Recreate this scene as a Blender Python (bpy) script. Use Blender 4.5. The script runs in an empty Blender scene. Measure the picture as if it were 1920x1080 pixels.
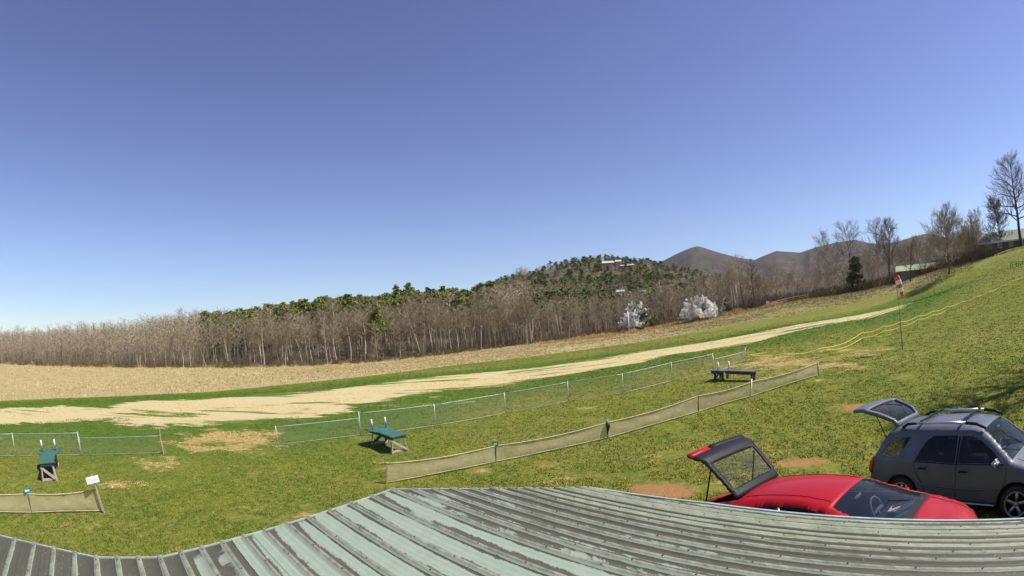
import bpy, bmesh, math, random
import numpy as np
from mathutils import Vector, Matrix, geometry

S = bpy.context.scene
COL = S.collection
rad = math.radians

# ------------------------------------------------------------------ camera
F, HC = 920.0, 4.9                      # focal length in photo pixels per radian, lens height
PITCH, ROLL = rad(3.24), rad(3.6)
FW = np.array([0, math.cos(PITCH), math.sin(PITCH)])
_r0 = np.array([1.0, 0, 0]); _u0 = np.cross(_r0, FW)
RT = _r0 * math.cos(ROLL) - _u0 * math.sin(ROLL)
UP = np.cross(RT, FW)
CAM = np.array([0, 0, HC])
cd = bpy.data.cameras.new('camera')
cam = bpy.data.objects.new('camera', cd); COL.objects.link(cam)
cd.type = 'PANO'
cd.panorama_type = 'FISHEYE_LENS_POLYNOMIAL'
cd.sensor_fit = 'HORIZONTAL'; cd.sensor_width = 36.0; cd.sensor_height = 20.25
cd.fisheye_fov = rad(179)
cd.fisheye_polynomial_k0 = 0.0
cd.fisheye_polynomial_k1 = -(1920.0 / 36.0) / F
cd.fisheye_polynomial_k2 = 0.0; cd.fisheye_polynomial_k3 = 0.0; cd.fisheye_polynomial_k4 = 0.0
cd.clip_start = 0.05; cd.clip_end = 9000
cam.matrix_world = Matrix(((RT[0], UP[0], -FW[0], 0), (RT[1], UP[1], -FW[1], 0), (RT[2], UP[2], -FW[2], HC), (0, 0, 0, 1)))
S.camera = cam

# ------------------------------------------------------------------ light
SUN_AZ, SUN_EL = rad(99), rad(54)
W = bpy.data.worlds.new('World'); S.world = W; W.use_nodes = True
wn = W.node_tree
bg = wn.nodes['Background']; bg.inputs['Strength'].default_value = 0.088
sky = wn.nodes.new('ShaderNodeTexSky'); sky.sky_type = 'NISHITA'; sky.sun_disc = False
sky.sun_elevation = SUN_EL; sky.sun_rotation = SUN_AZ
sky.air_density = 1.0; sky.dust_density = 0.0; sky.ozone_density = 3.2; sky.altitude = 500
hue = wn.nodes.new('ShaderNodeMix'); hue.data_type = 'RGBA'; hue.blend_type = 'MULTIPLY'; hue.inputs[0].default_value = 1.0
tcw = wn.nodes.new('ShaderNodeTexCoord'); spw = wn.nodes.new('ShaderNodeSeparateXYZ'); wn.links.new(tcw.outputs['Generated'], spw.inputs[0])
rmw = wn.nodes.new('ShaderNodeValToRGB'); wn.links.new(spw.outputs['Z'], rmw.inputs[0]); e_ = rmw.color_ramp.elements
e_[0].position = 0.0; e_[0].color = (.80, .92, 1.10, 1); e_[1].position = .62; e_[1].color = (1.15, .86, 1.10, 1); q_ = e_.new(.16); q_.color = (1.06, .97, 1.14, 1)
wn.links.new(rmw.outputs[0], hue.inputs[7])
wn.links.new(sky.outputs[0], hue.inputs[6]); wn.links.new(hue.outputs[2], bg.inputs['Color'])
sl = bpy.data.lights.new('sun', 'SUN'); sun = bpy.data.objects.new('sun', sl); COL.objects.link(sun)
sl.energy = 5.0; sl.angle = rad(0.53); sl.color = (1.0, 0.955, 0.88)
sd = Vector((math.sin(SUN_AZ) * math.cos(SUN_EL), math.cos(SUN_AZ) * math.cos(SUN_EL), math.sin(SUN_EL)))
sun.rotation_euler = sd.to_track_quat('Z', 'Y').to_euler(); sun.location = (20, 0, 40)
S.view_settings.view_transform = 'Standard'; S.view_settings.look = 'None'
S.view_settings.exposure = 0.45; S.view_settings.gamma = 1.0
S.render.engine = 'CYCLES'
S.cycles.max_bounces = 6; S.cycles.transparent_max_bounces = 24

# ------------------------------------------------------------------ survey: pixels <-> place
def ray(px, py):
    x = (np.asarray(px, float) - 960) / F; y = (np.asarray(py, float) - 540) / F
    t = np.hypot(x, y); k = np.sin(t) / np.maximum(t, 1e-9)
    return (x * k)[..., None] * RT - (y * k)[..., None] * UP + np.cos(t)[..., None] * FW

def at(px, py, d):                      # point at horizontal distance d on the sight line
    r = ray(px, py); return CAM + r * (d / np.hypot(r[..., 0], r[..., 1]))[..., None]

def atz(px, py, z):
    r = ray(px, py); return CAM + r * ((z - HC) / r[..., 2])[..., None]

CTL = [(-12, 5, 0), (-6, 8, .05), (0, 13, .05), (-9, 17, 0), (-22, 9, 0), (0, -8, 1.2), (-14, -10, .5), (-1, 4, .8), (8.27, 7.44, .39), (9.05, 4.93, .64), (3.33, 6.45, .73), (4.73, 4.1, 1.14), (10.5, 2.0, .95),
       (5, 9.5, .42), (14, -6, 1.4), (6, 14, .4), (60, -20, 5), (-60, -20, -1), (0, -60, 2), (-80, 20, -1.6), (90, 10, 9)]
for px, py, z in [(672, 817, 0), (520, 835, 0), (305, 850, 0), (0, 857, 0), (945, 774, .05), (1064, 753, .3), (1257, 715, .75), (1336, 698, .95),
                  (1397, 684, 1.1), (960, 712, 0), (700, 740, 0), (0, 782, -.1), (-200, 790, -.1)]:
    CTL.append(tuple(atz(px, py, z)))
EDGE = [(-260, 665, 150), (0, 683, 150), (240, 690, 128), (480, 690, 115), (700, 680, 110), (960, 650, 112), (1180, 622, 115), (1384, 583, 115), (1500, 562, 114),
        (1640, 540, 108), (1740, 512, 98), (1840, 486, 88), (1920, 466, 82), (2150, 400, 80)]
for px, py, d in EDGE + [(1692, 655, 30), (1535, 703, 24), (1400, 628, 57), (1700, 568, 74), (1920, 515, 48), (1560, 600, 62), (1800, 590, 40), (1900, 700, 21)]:
    CTL.append(tuple(at(px, py, d)))
CTL = np.array(CTL)
def _phi(r2): return 0.5 * r2 * np.log(r2 + 1e-9)
_n = len(CTL); _A = np.zeros((_n + 3, _n + 3)); _sc = 30.0
_q = CTL[:, :2] / _sc
_A[:_n, :_n] = _phi(((_q[:, None] - _q[None]) ** 2).sum(-1)) + np.eye(_n) * 0.0006
_A[:_n, _n] = 1; _A[:_n, _n + 1:] = _q; _A[_n, :_n] = 1; _A[_n + 1:, :_n] = _q.T
_w = np.linalg.solve(_A, np.r_[CTL[:, 2], 0, 0, 0])
def tps(x, y):
    p = np.stack([np.ravel(x), np.ravel(y)], -1) / _sc; out = np.zeros(len(p))
    for i in range(0, len(p), 20000):
        q = p[i:i + 20000]
        out[i:i + 20000] = _phi(((q[:, None] - _q[None]) ** 2).sum(-1)) @ _w[:_n] + _w[_n] + q @ _w[_n + 1:]
    return out.reshape(np.shape(x))

def azel(px, py):
    r = ray(px, py); return np.arctan2(r[..., 0], r[..., 1]), np.arctan2(r[..., 2], np.hypot(r[..., 0], r[..., 1]))
_e = np.array(EDGE, float); EAZ = azel(_e[:, 0], _e[:, 1])[0]; ED = _e[:, 2]
def edge_d(az): return np.interp(az, EAZ, ED)

# wooded ground beyond the field: for each direction a chain of (distance, pixel row of the bare ground)
HILLC = [(-260, [(200, 650), (260, 640), (420, 650)]), (0, [(190, 668), (250, 650), (420, 655)]), (240, [(165, 671), (215, 650), (420, 660)]), (380, [(155, 665), (210, 634), (400, 655)]),
         (480, [(150, 664), (205, 628), (400, 655)]), (700, [(145, 644), (195, 608), (400, 645)]), (860, [(148, 630), (200, 598), (360, 625)]), (900, [(155, 628), (215, 592), (320, 562), (440, 590)]), (930, [(160, 626), (230, 588), (330, 547), (460, 585)]),
         (980, [(170, 616), (260, 572), (345, 523), (520, 580)]), (1040, [(170, 609), (270, 555), (365, 504), (540, 570)]), (1090, [(170, 606), (270, 548), (375, 490), (550, 565)]),
         (1150, [(175, 604), (280, 543), (385, 486), (560, 560)]), (1210, [(180, 596), (280, 540), (385, 494), (560, 555)]), (1270, [(185, 584), (290, 535), (385, 506), (560, 550)]),
         (1340, [(190, 573), (300, 540), (390, 524), (560, 550)]), (1410, [(190, 566), (300, 545), (420, 535), (600, 545)]), (1500, [(180, 556), (300, 548), (450, 545)]),
         (1640, [(160, 536), (300, 532), (450, 535)]), (1740, [(150, 500), (260, 500), (450, 520)]), (1840, [(140, 470), (230, 470), (450, 500)]), (1920, [(130, 452), (230, 455), (450, 490)]), (2150, [(130, 390), (230, 400), (450, 430)])]
HAZ = azel(np.array([c[0] for c in HILLC], float), np.full(len(HILLC), 600.0))[0]
LD = np.log(np.array([60, 90, 110, 130, 150, 170, 190, 215, 240, 265, 290, 315, 340, 365, 390, 415, 440, 480, 540, 620, 800, 1200.0]))
HT = np.zeros((len(HILLC), len(LD)))
for i, (px, ch) in enumerate(HILLC):
    eu = np.interp(HAZ[i], EAZ, _e[:, 1] * 0 + azel(_e[:, 0], _e[:, 1])[1])
    dd = [edge_d(HAZ[i])] + [c[0] for c in ch]; ee = [eu] + [float(azel(px, c[1])[1]) for c in ch]
    dd.append(1200); ee.append(-0.03)
    HT[i] = np.interp(LD, np.log(dd), ee)
MTN = [(-300, 640), (900, 600), (1150, 540), (1210, 505), (1245, 489), (1268, 478), (1290, 469), (1301, 465), (1309, 463.5), (1318, 466), (1332, 470.5), (1355, 477.5), (1385, 485), (1412, 489), (1432, 481), (1455, 472),
       (1500, 475), (1535, 464), (1570, 456), (1605, 451), (1630, 457), (1660, 459), (1690, 453), (1715, 445), (1740, 439), (1765, 444), (1790, 449), (1815, 436), (1835, 433), (1860, 442), (1920, 452), (2150, 470)]
MAZ = azel(np.array([m[0] for m in MTN], float), np.full(len(MTN), 470.0))[0]
MEL = azel(np.array([m[0] for m in MTN], float), np.array([m[1] for m in MTN], float))[1]

def vnoise(x, y, seed=0):               # smooth value noise in [-1, 1]
    xi = np.floor(x).astype(np.int64); yi = np.floor(y).astype(np.int64); fx = x - xi; fy = y - yi
    fx = fx * fx * (3 - 2 * fx); fy = fy * fy * (3 - 2 * fy)
    def h(a, b):
        n = (a * 374761393 + b * 668265263 + seed * 974711) & 0xffffffff
        n = ((n ^ (n >> 13)) * 1274126177) & 0xffffffff
        return ((n ^ (n >> 16)) & 0xffff) / 32767.5 - 1
    return (h(xi, yi) * (1 - fx) + h(xi + 1, yi) * fx) * (1 - fy) + (h(xi, yi + 1) * (1 - fx) + h(xi + 1, yi + 1) * fx) * fy

def height(x, y):
    x = np.asarray(x, float); y = np.asarray(y, float)
    az = np.arctan2(x, y); d = np.hypot(x, y); de = edge_d(az)
    near = np.minimum(d, de) / np.maximum(d, 1e-6)
    z0 = tps(x * near, y * near)
    ia = np.clip(np.searchsorted(HAZ, az) - 1, 0, len(HAZ) - 2)
    t = np.clip((az - HAZ[ia]) / (HAZ[ia + 1] - HAZ[ia]), 0, 1); t = t * t * (3 - 2 * t) * .6 + t * .4
    ld = np.log(np.clip(d, 60, 1190)); j = np.clip(np.searchsorted(LD, ld) - 1, 0, len(LD) - 2)
    u = (ld - LD[j]) / (LD[j + 1] - LD[j])
    el = (HT[ia, j] * (1 - t) + HT[ia + 1, j] * t) * (1 - u) + (HT[ia, j + 1] * (1 - t) + HT[ia + 1, j + 1] * t) * u
    zh = HC + d * np.tan(el) + 1.2 * vnoise(x / 22, y / 22, 5) * np.clip((d - de - 30) / 60, 0, 1)
    k = np.clip((d - de) / 12, 0, 1); z = z0 * (1 - k) + zh * k
    em = np.interp(az, MAZ, MEL)                     # mountains
    g = np.clip((d - 900) / 1000, 0, 1); g = g * g * (3 - 2 * g)
    zm_top = HC + 1900 * np.tan(em)
    rid = vnoise(az * 30 + d / 700, d / 420, 9) * .45 + vnoise(az * 75 - d / 400, d / 200, 3) * .3 + vnoise(az * 180, d / 90, 4) * .12
    zm = -40 + (zm_top + 40) * g * (1 + .16 * rid * np.clip(1 - np.abs(g - .5) * 2, 0, 1)) - np.clip(d - 1900, 0, None) * .25
    zm = np.maximum(zm, -42.0)
    m = np.clip((d - 800) / 200, 0, 1)
    return z * (1 - m) + zm * m

def ground(px, py, dmax=2500):
    """where the sight line through a photo pixel first meets the ground"""
    r = ray(float(px), float(py)); h = math.hypot(r[0], r[1])
    d = np.geomspace(2.5, dmax, 1500); P = CAM + np.outer(d / h, r)
    below = np.nonzero(P[:, 2] < height(P[:, 0], P[:, 1]))[0]
    if not len(below): return CAM + r / h * 110
    i = below[0]; a, b = (d[i - 1] if i else 2.0), d[i]
    for _ in range(18):
        m = (a + b) / 2; p = CAM + r * (m / h)
        if p[2] < float(height(p[0:1], p[1:2])[0]): b = m
        else: a = m
    p = CAM + r * (b / h); return np.array([p[0], p[1], float(height(p[0:1], p[1:2])[0])])

def upto(base, px, py):                 # point on another sight line, as far away as base
    return at(float(px), float(py), math.hypot(base[0], base[1]))
def gz(x, y): return float(height(np.array([x]), np.array([y]))[0])

# ------------------------------------------------------------------ materials
def new_mat(name):
    m = bpy.data.materials.new(name); m.use_nodes = True
    nt = m.node_tree; b = nt.nodes['Principled BSDF']; return m, nt, b
def N(nt, t, **kw):
    n = nt.nodes.new(t)
    for k, v in kw.items():
        if hasattr(n, k): setattr(n, k, v)
        else: n.inputs[k.replace('_', ' ')].default_value = v
    return n
def ramp(nt, src, stops, interp='LINEAR'):
    r = nt.nodes.new('ShaderNodeValToRGB'); r.color_ramp.interpolation = interp
    e = r.color_ramp.elements
    while len(e) < len(stops): e.new(0.5)
    for q, (p, c) in zip(e, stops):
        q.position = p; q.color = (c, c, c, 1) if isinstance(c, (int, float)) else (*c, 1)
    nt.links.new(src, r.inputs[0]); return r.outputs[0]
def noise(nt, vec, scale, detail=4, rough=.6, dist=0):
    n = nt.nodes.new('ShaderNodeTexNoise'); n.inputs['Scale'].default_value = scale; n.inputs['Detail'].default_value = detail
    n.inputs['Roughness'].default_value = rough; n.inputs['Distortion'].default_value = dist
    if vec is not None: nt.links.new(vec, n.inputs['Vector'])
    return n.outputs['Fac']
def mix(nt, fac, a, b):
    n = nt.nodes.new('ShaderNodeMix'); n.data_type = 'RGBA'
    for s, v in ((0, fac), (6, a), (7, b)):
        if isinstance(v, bpy.types.NodeSocket): nt.links.new(v, n.inputs[s])
        elif s == 0: n.inputs[0].default_value = v
        else: n.inputs[s].default_value = (*v, 1)
    return n.outputs[2]
def math_(nt, op, a, b=None, c=None, clamp=False):
    n = nt.nodes.new('ShaderNodeMath'); n.operation = op; n.use_clamp = clamp
    for i, v in enumerate((a, b, c)):
        if v is None: continue
        if isinstance(v, bpy.types.NodeSocket): nt.links.new(v, n.inputs[i])
        else: n.inputs[i].default_value = v
    return n.outputs[0]
def attr(nt, name):
    n = nt.nodes.new('ShaderNodeAttribute'); n.attribute_name = name; return n.outputs['Fac']
def coords(nt, kind='Object'):
    return nt.nodes.new('ShaderNodeTexCoord').outputs[kind]
def bump(nt, b, h, strength=.4, dist=.02):
    n = nt.nodes.new('ShaderNodeBump'); n.inputs['Strength'].default_value = strength; n.inputs['Distance'].default_value = dist
    nt.links.new(h, n.inputs['Height']); nt.links.new(n.outputs[0], b.inputs['Normal'])
_mc = {}
def plain(name, col, rough=.6, metal=0.0, var=.25, scale=8, coat=0.0, spec=.5, bmp=0.0):
    """surface with a little procedural wear in its colour and gloss"""
    if name in _mc: return _mc[name]
    m, nt, b = new_mat(name); c = coords(nt)
    f = noise(nt, c, scale, 5, .65)
    dark = tuple(v * (1 - var) for v in col); lite = tuple(min(1, v * (1 + var)) for v in col)
    nt.links.new(ramp(nt, f, [(.3, dark), (.7, lite)]), b.inputs['Base Color'])
    nt.links.new(ramp(nt, noise(nt, c, scale * 2.3, 4), [(.3, max(.02, rough * .8)), (.7, min(1, rough * 1.15))]), b.inputs['Roughness'])
    b.inputs['Metallic'].default_value = metal; b.inputs['Specular IOR Level'].default_value = spec
    if coat: b.inputs['Coat Weight'].default_value = coat; b.inputs['Coat Roughness'].default_value = .04
    if bmp: bump(nt, b, noise(nt, c, scale * 6, 4), bmp, .01)
    _mc[name] = m; return m

# ------------------------------------------------------------------ objects
def tag(o, label=None, cat=None, group=None, kind=None):
    if label: o['label'] = label
    if cat: o['category'] = cat
    if group: o['group'] = group
    if kind: o['kind'] = kind
    return o
def empty(name, loc, label, cat, group=None, rz=0.0):
    o = bpy.data.objects.new(name, None); COL.objects.link(o); o.empty_display_size = .3
    o.location = loc; o.rotation_euler = (0, 0, rz); return tag(o, label, cat, group)
def mesh_np(name, V, Fc, m=None, parent=None, smooth=False, attrs=None):
    """V (n,3); Fc (m,3) or (m,4) or list of index lists"""
    me = bpy.data.meshes.new(name)
    V = np.asarray(V, np.float32)
    if isinstance(Fc, np.ndarray):
        k = Fc.shape[1]; me.vertices.add(len(V)); me.vertices.foreach_set('co', V.ravel())
        me.loops.add(Fc.size); me.loops.foreach_set('vertex_index', Fc.astype(np.int32).ravel())
        me.polygons.add(len(Fc)); me.polygons.foreach_set('loop_start', np.arange(0, Fc.size, k, dtype=np.int32))
        me.update(calc_edges=True)
    else:
        me.from_pydata([tuple(v) for v in V.tolist()], [], [list(map(int, f)) for f in Fc]); me.update()
    for an, av in (attrs or {}).items():
        a = me.attributes.new(an, 'FLOAT', 'POINT'); a.data.foreach_set('value', np.asarray(av, np.float32))
    if smooth: me.polygons.foreach_set('use_smooth', np.ones(len(me.polygons), bool))
    if m: me.materials.append(m)
    o = bpy.data.objects.new(name, me); COL.objects.link(o)
    if parent: o.parent = parent
    return o
class MB:
    """collects boxes, bars and tubes of one part"""
    def __init__(s): s.v = []; s.f = []
    def add(s, vs, fs):
        n = len(s.v); s.v += [tuple(map(float, v)) for v in vs]; s.f += [[i + n for i in f] for f in fs]; return s
    def box(s, c, size, M=None):
        x, y, z = (q / 2 for q in size); vs = [Vector((sx * x, sy * y, sz * z)) for sx in (-1, 1) for sy in (-1, 1) for sz in (-1, 1)]
        if M is not None: vs = [M @ v for v in vs]
        return s.add([v + Vector(c) for v in vs], [(0, 1, 3, 2), (4, 6, 7, 5), (0, 4, 5, 1), (2, 3, 7, 6), (0, 2, 6, 4), (1, 5, 7, 3)])
    def bar(s, a, b, w, h=None, upv=(0, 0, 1)):
        a = Vector(a); b = Vector(b); d = (b - a).normalized(); h = h or w
        u = Vector(upv); sdv = d.cross(u)
        if sdv.length < 1e-3: sdv = d.cross(Vector((1, 0, 0)))
        sdv.normalize(); u = sdv.cross(d)
        vs = [p + sdv * (sx * w / 2) + u * (sz * h / 2) for p in (a, b) for sx, sz in ((-1, -1), (1, -1), (1, 1), (-1, 1))]
        return s.add(vs, [(3, 2, 1, 0), (4, 5, 6, 7), (0, 1, 5, 4), (1, 2, 6, 5), (2, 3, 7, 6), (3, 0, 4, 7)])
    def tube(s, pts, r, n=8, cap=True):
        pts = [Vector(p) for p in pts]; rs = r if isinstance(r, (list, tuple)) else [r] * len(pts)
        k = len(s.v); ref = None
        for i, p in enumerate(pts):
            d = (pts[min(i + 1, len(pts) - 1)] - pts[max(i - 1, 0)]).normalized()
            if ref is None: ref = d.cross(Vector((0, 0, 1)) if abs(d.z) < .9 else Vector((1, 0, 0))).normalized()
            ref = (ref - d * ref.dot(d)).normalized(); b = d.cross(ref)
            for j in range(n):
                a = 2 * math.pi * j / n; s.v.append(tuple(p + (ref * math.cos(a) + b * math.sin(a)) * rs[i]))
        for i in range(len(pts) - 1):
            for j in range(n):
                a = k + i * n + j; b2 = k + i * n + (j + 1) % n
                s.f.append([a, b2, b2 + n, a + n])
        if cap:
            s.f.append([k + j for j in reversed(range(n))]); s.f.append([k + (len(pts) - 1) * n + j for j in range(n)])
        return s
    def prism(s, poly, z0, z1):
        n = len(poly); vs = [(p[0], p[1], z0) for p in poly] + [(p[0], p[1], z1) for p in poly]
        return s.add(vs, [list(reversed(range(n))), list(range(n, 2 * n))] + [[i, (i + 1) % n, n + (i + 1) % n, n + i] for i in range(n)])
    def build(s, name, m, parent=None, smooth=False, bevel=0.0, seg=2):
        o = mesh_np(name, np.array(s.v), s.f, m, parent, smooth)
        if bevel:
            bm = bmesh.new(); bm.from_mesh(o.data); bmesh.ops.recalc_face_normals(bm, faces=bm.faces)
            es = [e for e in bm.edges if len(e.link_faces) == 2 and e.calc_face_angle(0) > .5]
            bmesh.ops.bevel(bm, geom=es, offset=bevel, segments=seg, affect='EDGES', clamp_overlap=True)
            bm.to_mesh(o.data); bm.free()
            if smooth: o.data.polygons.foreach_set('use_smooth', np.ones(len(o.data.polygons), bool))
        return o
def copy_tree(o, parent=None):
    c = o.copy(); COL.objects.link(c)
    if parent: c.parent = parent
    for ch in [q for q in KIDS.get(o.name, [])]: copy_tree(ch, c)
    return c
KIDS = {}
def note_kids(root):
    KIDS[root.name] = list(root.children)
    for c in root.children: note_kids(c)

# ------------------------------------------------------------------ the ground
def sdist(poly, x, y):
    """signed distance to a polygon, positive inside"""
    poly = np.asarray(poly)[:, :2]; best = np.full(x.shape, 1e9); ins = np.zeros(x.shape, bool)
    for i in range(len(poly)):
        a = poly[i]; b = poly[(i + 1) % len(poly)]; ab = b - a
        t = np.clip(((x - a[0]) * ab[0] + (y - a[1]) * ab[1]) / max(ab @ ab, 1e-9), 0, 1)
        best = np.minimum(best, np.hypot(x - a[0] - t * ab[0], y - a[1] - t * ab[1]))
        c = ((a[1] > y) != (b[1] > y)) & (x < (b[0] - a[0]) * (y - a[1]) / (b[1] - a[1] + 1e-12) + a[0]); ins ^= c
    return np.where(ins, best, -best)
RUN = [(-260, 770), (0, 766), (100, 761), (200, 765), (250, 752), (330, 750), (480, 742), (620, 733), (690, 722), (760, 712), (900, 700), (1000, 690), (1100, 677), (1200, 660), (1300, 645),
       (1400, 628), (1500, 608), (1600, 592), (1690, 572), (1714, 566), (1690, 578), (1640, 595), (1560, 606), (1500, 618), (1420, 640), (1330, 655), (1250, 665), (1200, 680), (1120, 692),
       (1050, 705), (960, 718), (900, 726), (850, 730), (790, 736), (740, 746), (690, 756), (640, 772), (560, 784), (480, 790), (400, 795), (300, 800), (245, 796), (220, 782), (100, 790), (0, 793), (-260, 800)]
RUNP = np.array([ground(*p) for p in RUN])
FIELDLOW = [(-260, 760), (0, 752), (100, 748), (250, 742), (400, 735), (600, 715), (720, 702), (850, 685), (1000, 668), (1100, 655), (1200, 641), (1300, 623), (1400, 605), (1500, 589), (1560, 577), (1640, 560), (1700, 545), (1760, 530), (1900, 480)]
FL = np.array([ground(*p) for p in FIELDLOW])
FLAZ = np.arctan2(FL[:, 0], FL[:, 1]); FLD = np.hypot(FL[:, 0], FL[:, 1])
# worn places: pixel centre, pixel radii, kind (0 straw, 1 clay), weight
PATCH = [(425, 826, 105, 22, 0, 1.0), (300, 868, 60, 13, 0, .8), (240, 908, 60, 12, 0, .8), (505, 815, 40, 14, 0, .7), (250, 870, 60, 10, 0, .3), (1460, 678, 100, 22, 0, .75), (1600, 658, 90, 10, 0, .6), (1240, 919, 52, 14, 1, 1.5),
         (1615, 764, 60, 9, 1, 1.1), (1500, 868, 70, 10, 1, 1.0), (1700, 706, 45, 7, 1, .7), (1430, 845, 60, 10, 0, .5), (1180, 850, 80, 14, 0, .4), (1250, 800, 110, 16, 0, .45), (120, 982, 40, 6, 1, .5),
         (160, 985, 60, 8, 0, .5), (560, 960, 160, 16, 0, .45), (1060, 890, 90, 12, 0, .4), (1860, 598, 70, 10, 1, .35), (260, 1010, 70, 10, 1, .45), (1000, 865, 80, 8, 1, .3), (560, 775, 60, 5, 0, .6), (900, 722, 70, 4, 0, .6),
         (1570, 684, 60, 10, 0, .65), (1330, 770, 70, 12, 0, .35), (20, 893, 30, 6, 1, .5), (1370, 910, 60, 10, 0, .5), (1460, 900, 40, 8, 1, .4)]
_rp = random.Random(5)
for _ in range(46):
    qx = _rp.uniform(560, 1900); qy = _rp.uniform(760 - (qx - 560) * .10, 960); PATCH.append((qx, qy, _rp.uniform(12, 42), _rp.uniform(2.5, 7), 1 if _rp.random() < .4 else 0, _rp.uniform(.35, .7)))
PW = []
for px, py, rx, ry, kd, wt in PATCH:
    c = ground(px, py); a = ground(px - rx, py); b = ground(px, py - ry); e = ground(px, py + ry)
    ux = (c - a)[:2]; uy = (b - e)[:2] / 2
    PW.append((c[:2], np.linalg.inv(np.stack([ux, uy], 1)), kd, wt))
def patches(x, y):
    out = [np.zeros(x.shape), np.zeros(x.shape)]
    for c, M, kd, wt in PW:
        q = np.stack([x - c[0], y - c[1]], -1) @ M.T
        out[kd] = np.maximum(out[kd], wt * np.clip(1.25 - .75 * np.hypot(q[..., 0], q[..., 1]), 0, 1))
    return out

azs = np.concatenate([np.arange(-180, -66, 6.0), np.arange(-66, 66, .24), np.arange(66, 180.1, 6.0)])
ds = np.concatenate([np.geomspace(.5, 6, 14)[:-1], np.geomspace(6, 170, 300)[:-1], np.geomspace(170, 900, 90)[:-1], np.geomspace(900, 3800, 70)])
AZ, DD = np.meshgrid(np.radians(azs), ds, indexing='ij')
GX = DD * np.sin(AZ); GY = DD * np.cos(AZ); GZ = height(GX, GY)
sd_run = sdist(RUNP, GX, GY) * (DD < 200) - 60.0 * (DD >= 200)
de_ = edge_d(AZ); _fade = np.clip((AZ - azel(1745.0, 510.0)[0]) / .05, 0, 1) * (DD < 150); woodv = (DD - de_) * (1 - _fade) - 30 * _fade
fieldv = (DD - np.interp(AZ, FLAZ, FLD)) * (1 - _fade) - 12 * _fade
p0, p1 = patches(GX, GY)
ni, nj = GX.shape
GV = np.stack([GX, GY, GZ], -1).reshape(-1, 3)
ii, jj = np.meshgrid(np.arange(ni - 1), np.arange(nj - 1), indexing='ij')
QF = np.stack([ii * nj + jj, (ii + 1) * nj + jj, (ii + 1) * nj + jj + 1, ii * nj + jj + 1], -1).reshape(-1, 4)[:, ::-1]
AT = dict(run=np.clip(sd_run, -20, 20), wood=np.clip(woodv, -60, 60), field=np.clip(fieldv, -30, 60), straw=p0, clay=p1, dist=DD)
AT = {k: v.reshape(-1) for k, v in AT.items()}

gm, nt, b = new_mat('ground_cover')
P = nt.nodes.new('ShaderNodeNewGeometry').outputs['Position']
def stretch(sx, sy, sz):
    n = nt.nodes.new('ShaderNodeMapping'); n.inputs['Scale'].default_value = (sx, sy, sz); n.inputs['Rotation'].default_value = (0, 0, rad(-20)); nt.links.new(P, n.inputs['Vector']); return n.outputs[0]
n_big = noise(nt, P, .09, 5, .6); n_mid = noise(nt, P, .55, 6, .65, .6); n_fine = noise(nt, P, 5.0, 6, .7); n_tiny = noise(nt, P, 26.0, 4, .7)
grass = mix(nt, ramp(nt, n_mid, [(.36, 0.0), (.64, 1.0)]), (.060, .122, .008), (.145, .175, .016))
grass = mix(nt, ramp(nt, n_fine, [(.38, 0.0), (.72, 1.0)]), grass, (.27, .225, .05))
grass = mix(nt, ramp(nt, n_tiny, [(.30, .6), (.5, 0.0)]), grass, (.065, .11, .009))
yel = math_(nt, 'MULTIPLY', ramp(nt, n_big, [(.45, 0.0), (.68, 1.0)]), ramp(nt, n_fine, [(.40, 0.0), (.6, 1.0)]))
grass = mix(nt, math_(nt, 'MULTIPLY', yel, .55), grass, (.33, .25, .085))
lush = mix(nt, ramp(nt, n_fine, [(.35, 0.0), (.7, 1.0)]), (.060, .118, .010), (.112, .165, .016))
near_run = ramp(nt, math_(nt, 'ADD', math_(nt, 'MULTIPLY', attr(nt, 'run'), .05), .75), [(.30, 0.0), (.55, .9), (1, 1.0)])
grass = mix(nt, near_run, grass, lush)
straw_c = mix(nt, n_fine, (.44, .345, .155), (.66, .555, .31))
straw_c = mix(nt, ramp(nt, n_tiny, [(.3, .6), (.5, 0.0)]), straw_c, (.22, .16, .06))
clay_c = mix(nt, n_fine, (.28, .125, .045), (.44, .235, .10))
fld_n = noise(nt, stretch(.25, 1.1, .2), 1.0, 6, .7)
field_c = mix(nt, fld_n, (.30, .23, .10), (.53, .42, .205))
field_c = mix(nt, ramp(nt, n_fine, [(.3, .55), (.55, 0.0)]), field_c, (.17, .125, .045))
sepx = nt.nodes.new('ShaderNodeSeparateXYZ'); nt.links.new(P, sepx.inputs[0])
olive = ramp(nt, math_(nt, 'ADD', math_(nt, 'MULTIPLY', sepx.outputs['X'], .011), math_(nt, 'MULTIPLY', n_big, .5)), [(.30, 0.0), (.75, 1.0)])
field_c = mix(nt, math_(nt, 'MULTIPLY', olive, .8), field_c, mix(nt, n_mid, (.155, .15, .045), (.24, .20, .07)))
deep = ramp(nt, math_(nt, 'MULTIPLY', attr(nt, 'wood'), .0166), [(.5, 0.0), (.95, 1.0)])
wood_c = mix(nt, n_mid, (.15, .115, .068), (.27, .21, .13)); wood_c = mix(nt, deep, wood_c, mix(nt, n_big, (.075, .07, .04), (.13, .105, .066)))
mtn_n = noise(nt, P, .022, 9, .72)
mtn_c = mix(nt, ramp(nt, mtn_n, [(.35, 0.0), (.65, 1.0)]), (.036, .028, .022), (.095, .073, .058))
mtn_c = mix(nt, ramp(nt, noise(nt, P, .004, 6, .65), [(.52, 0.0), (.60, .55)]), mtn_c, (.045, .055, .028))
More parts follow.
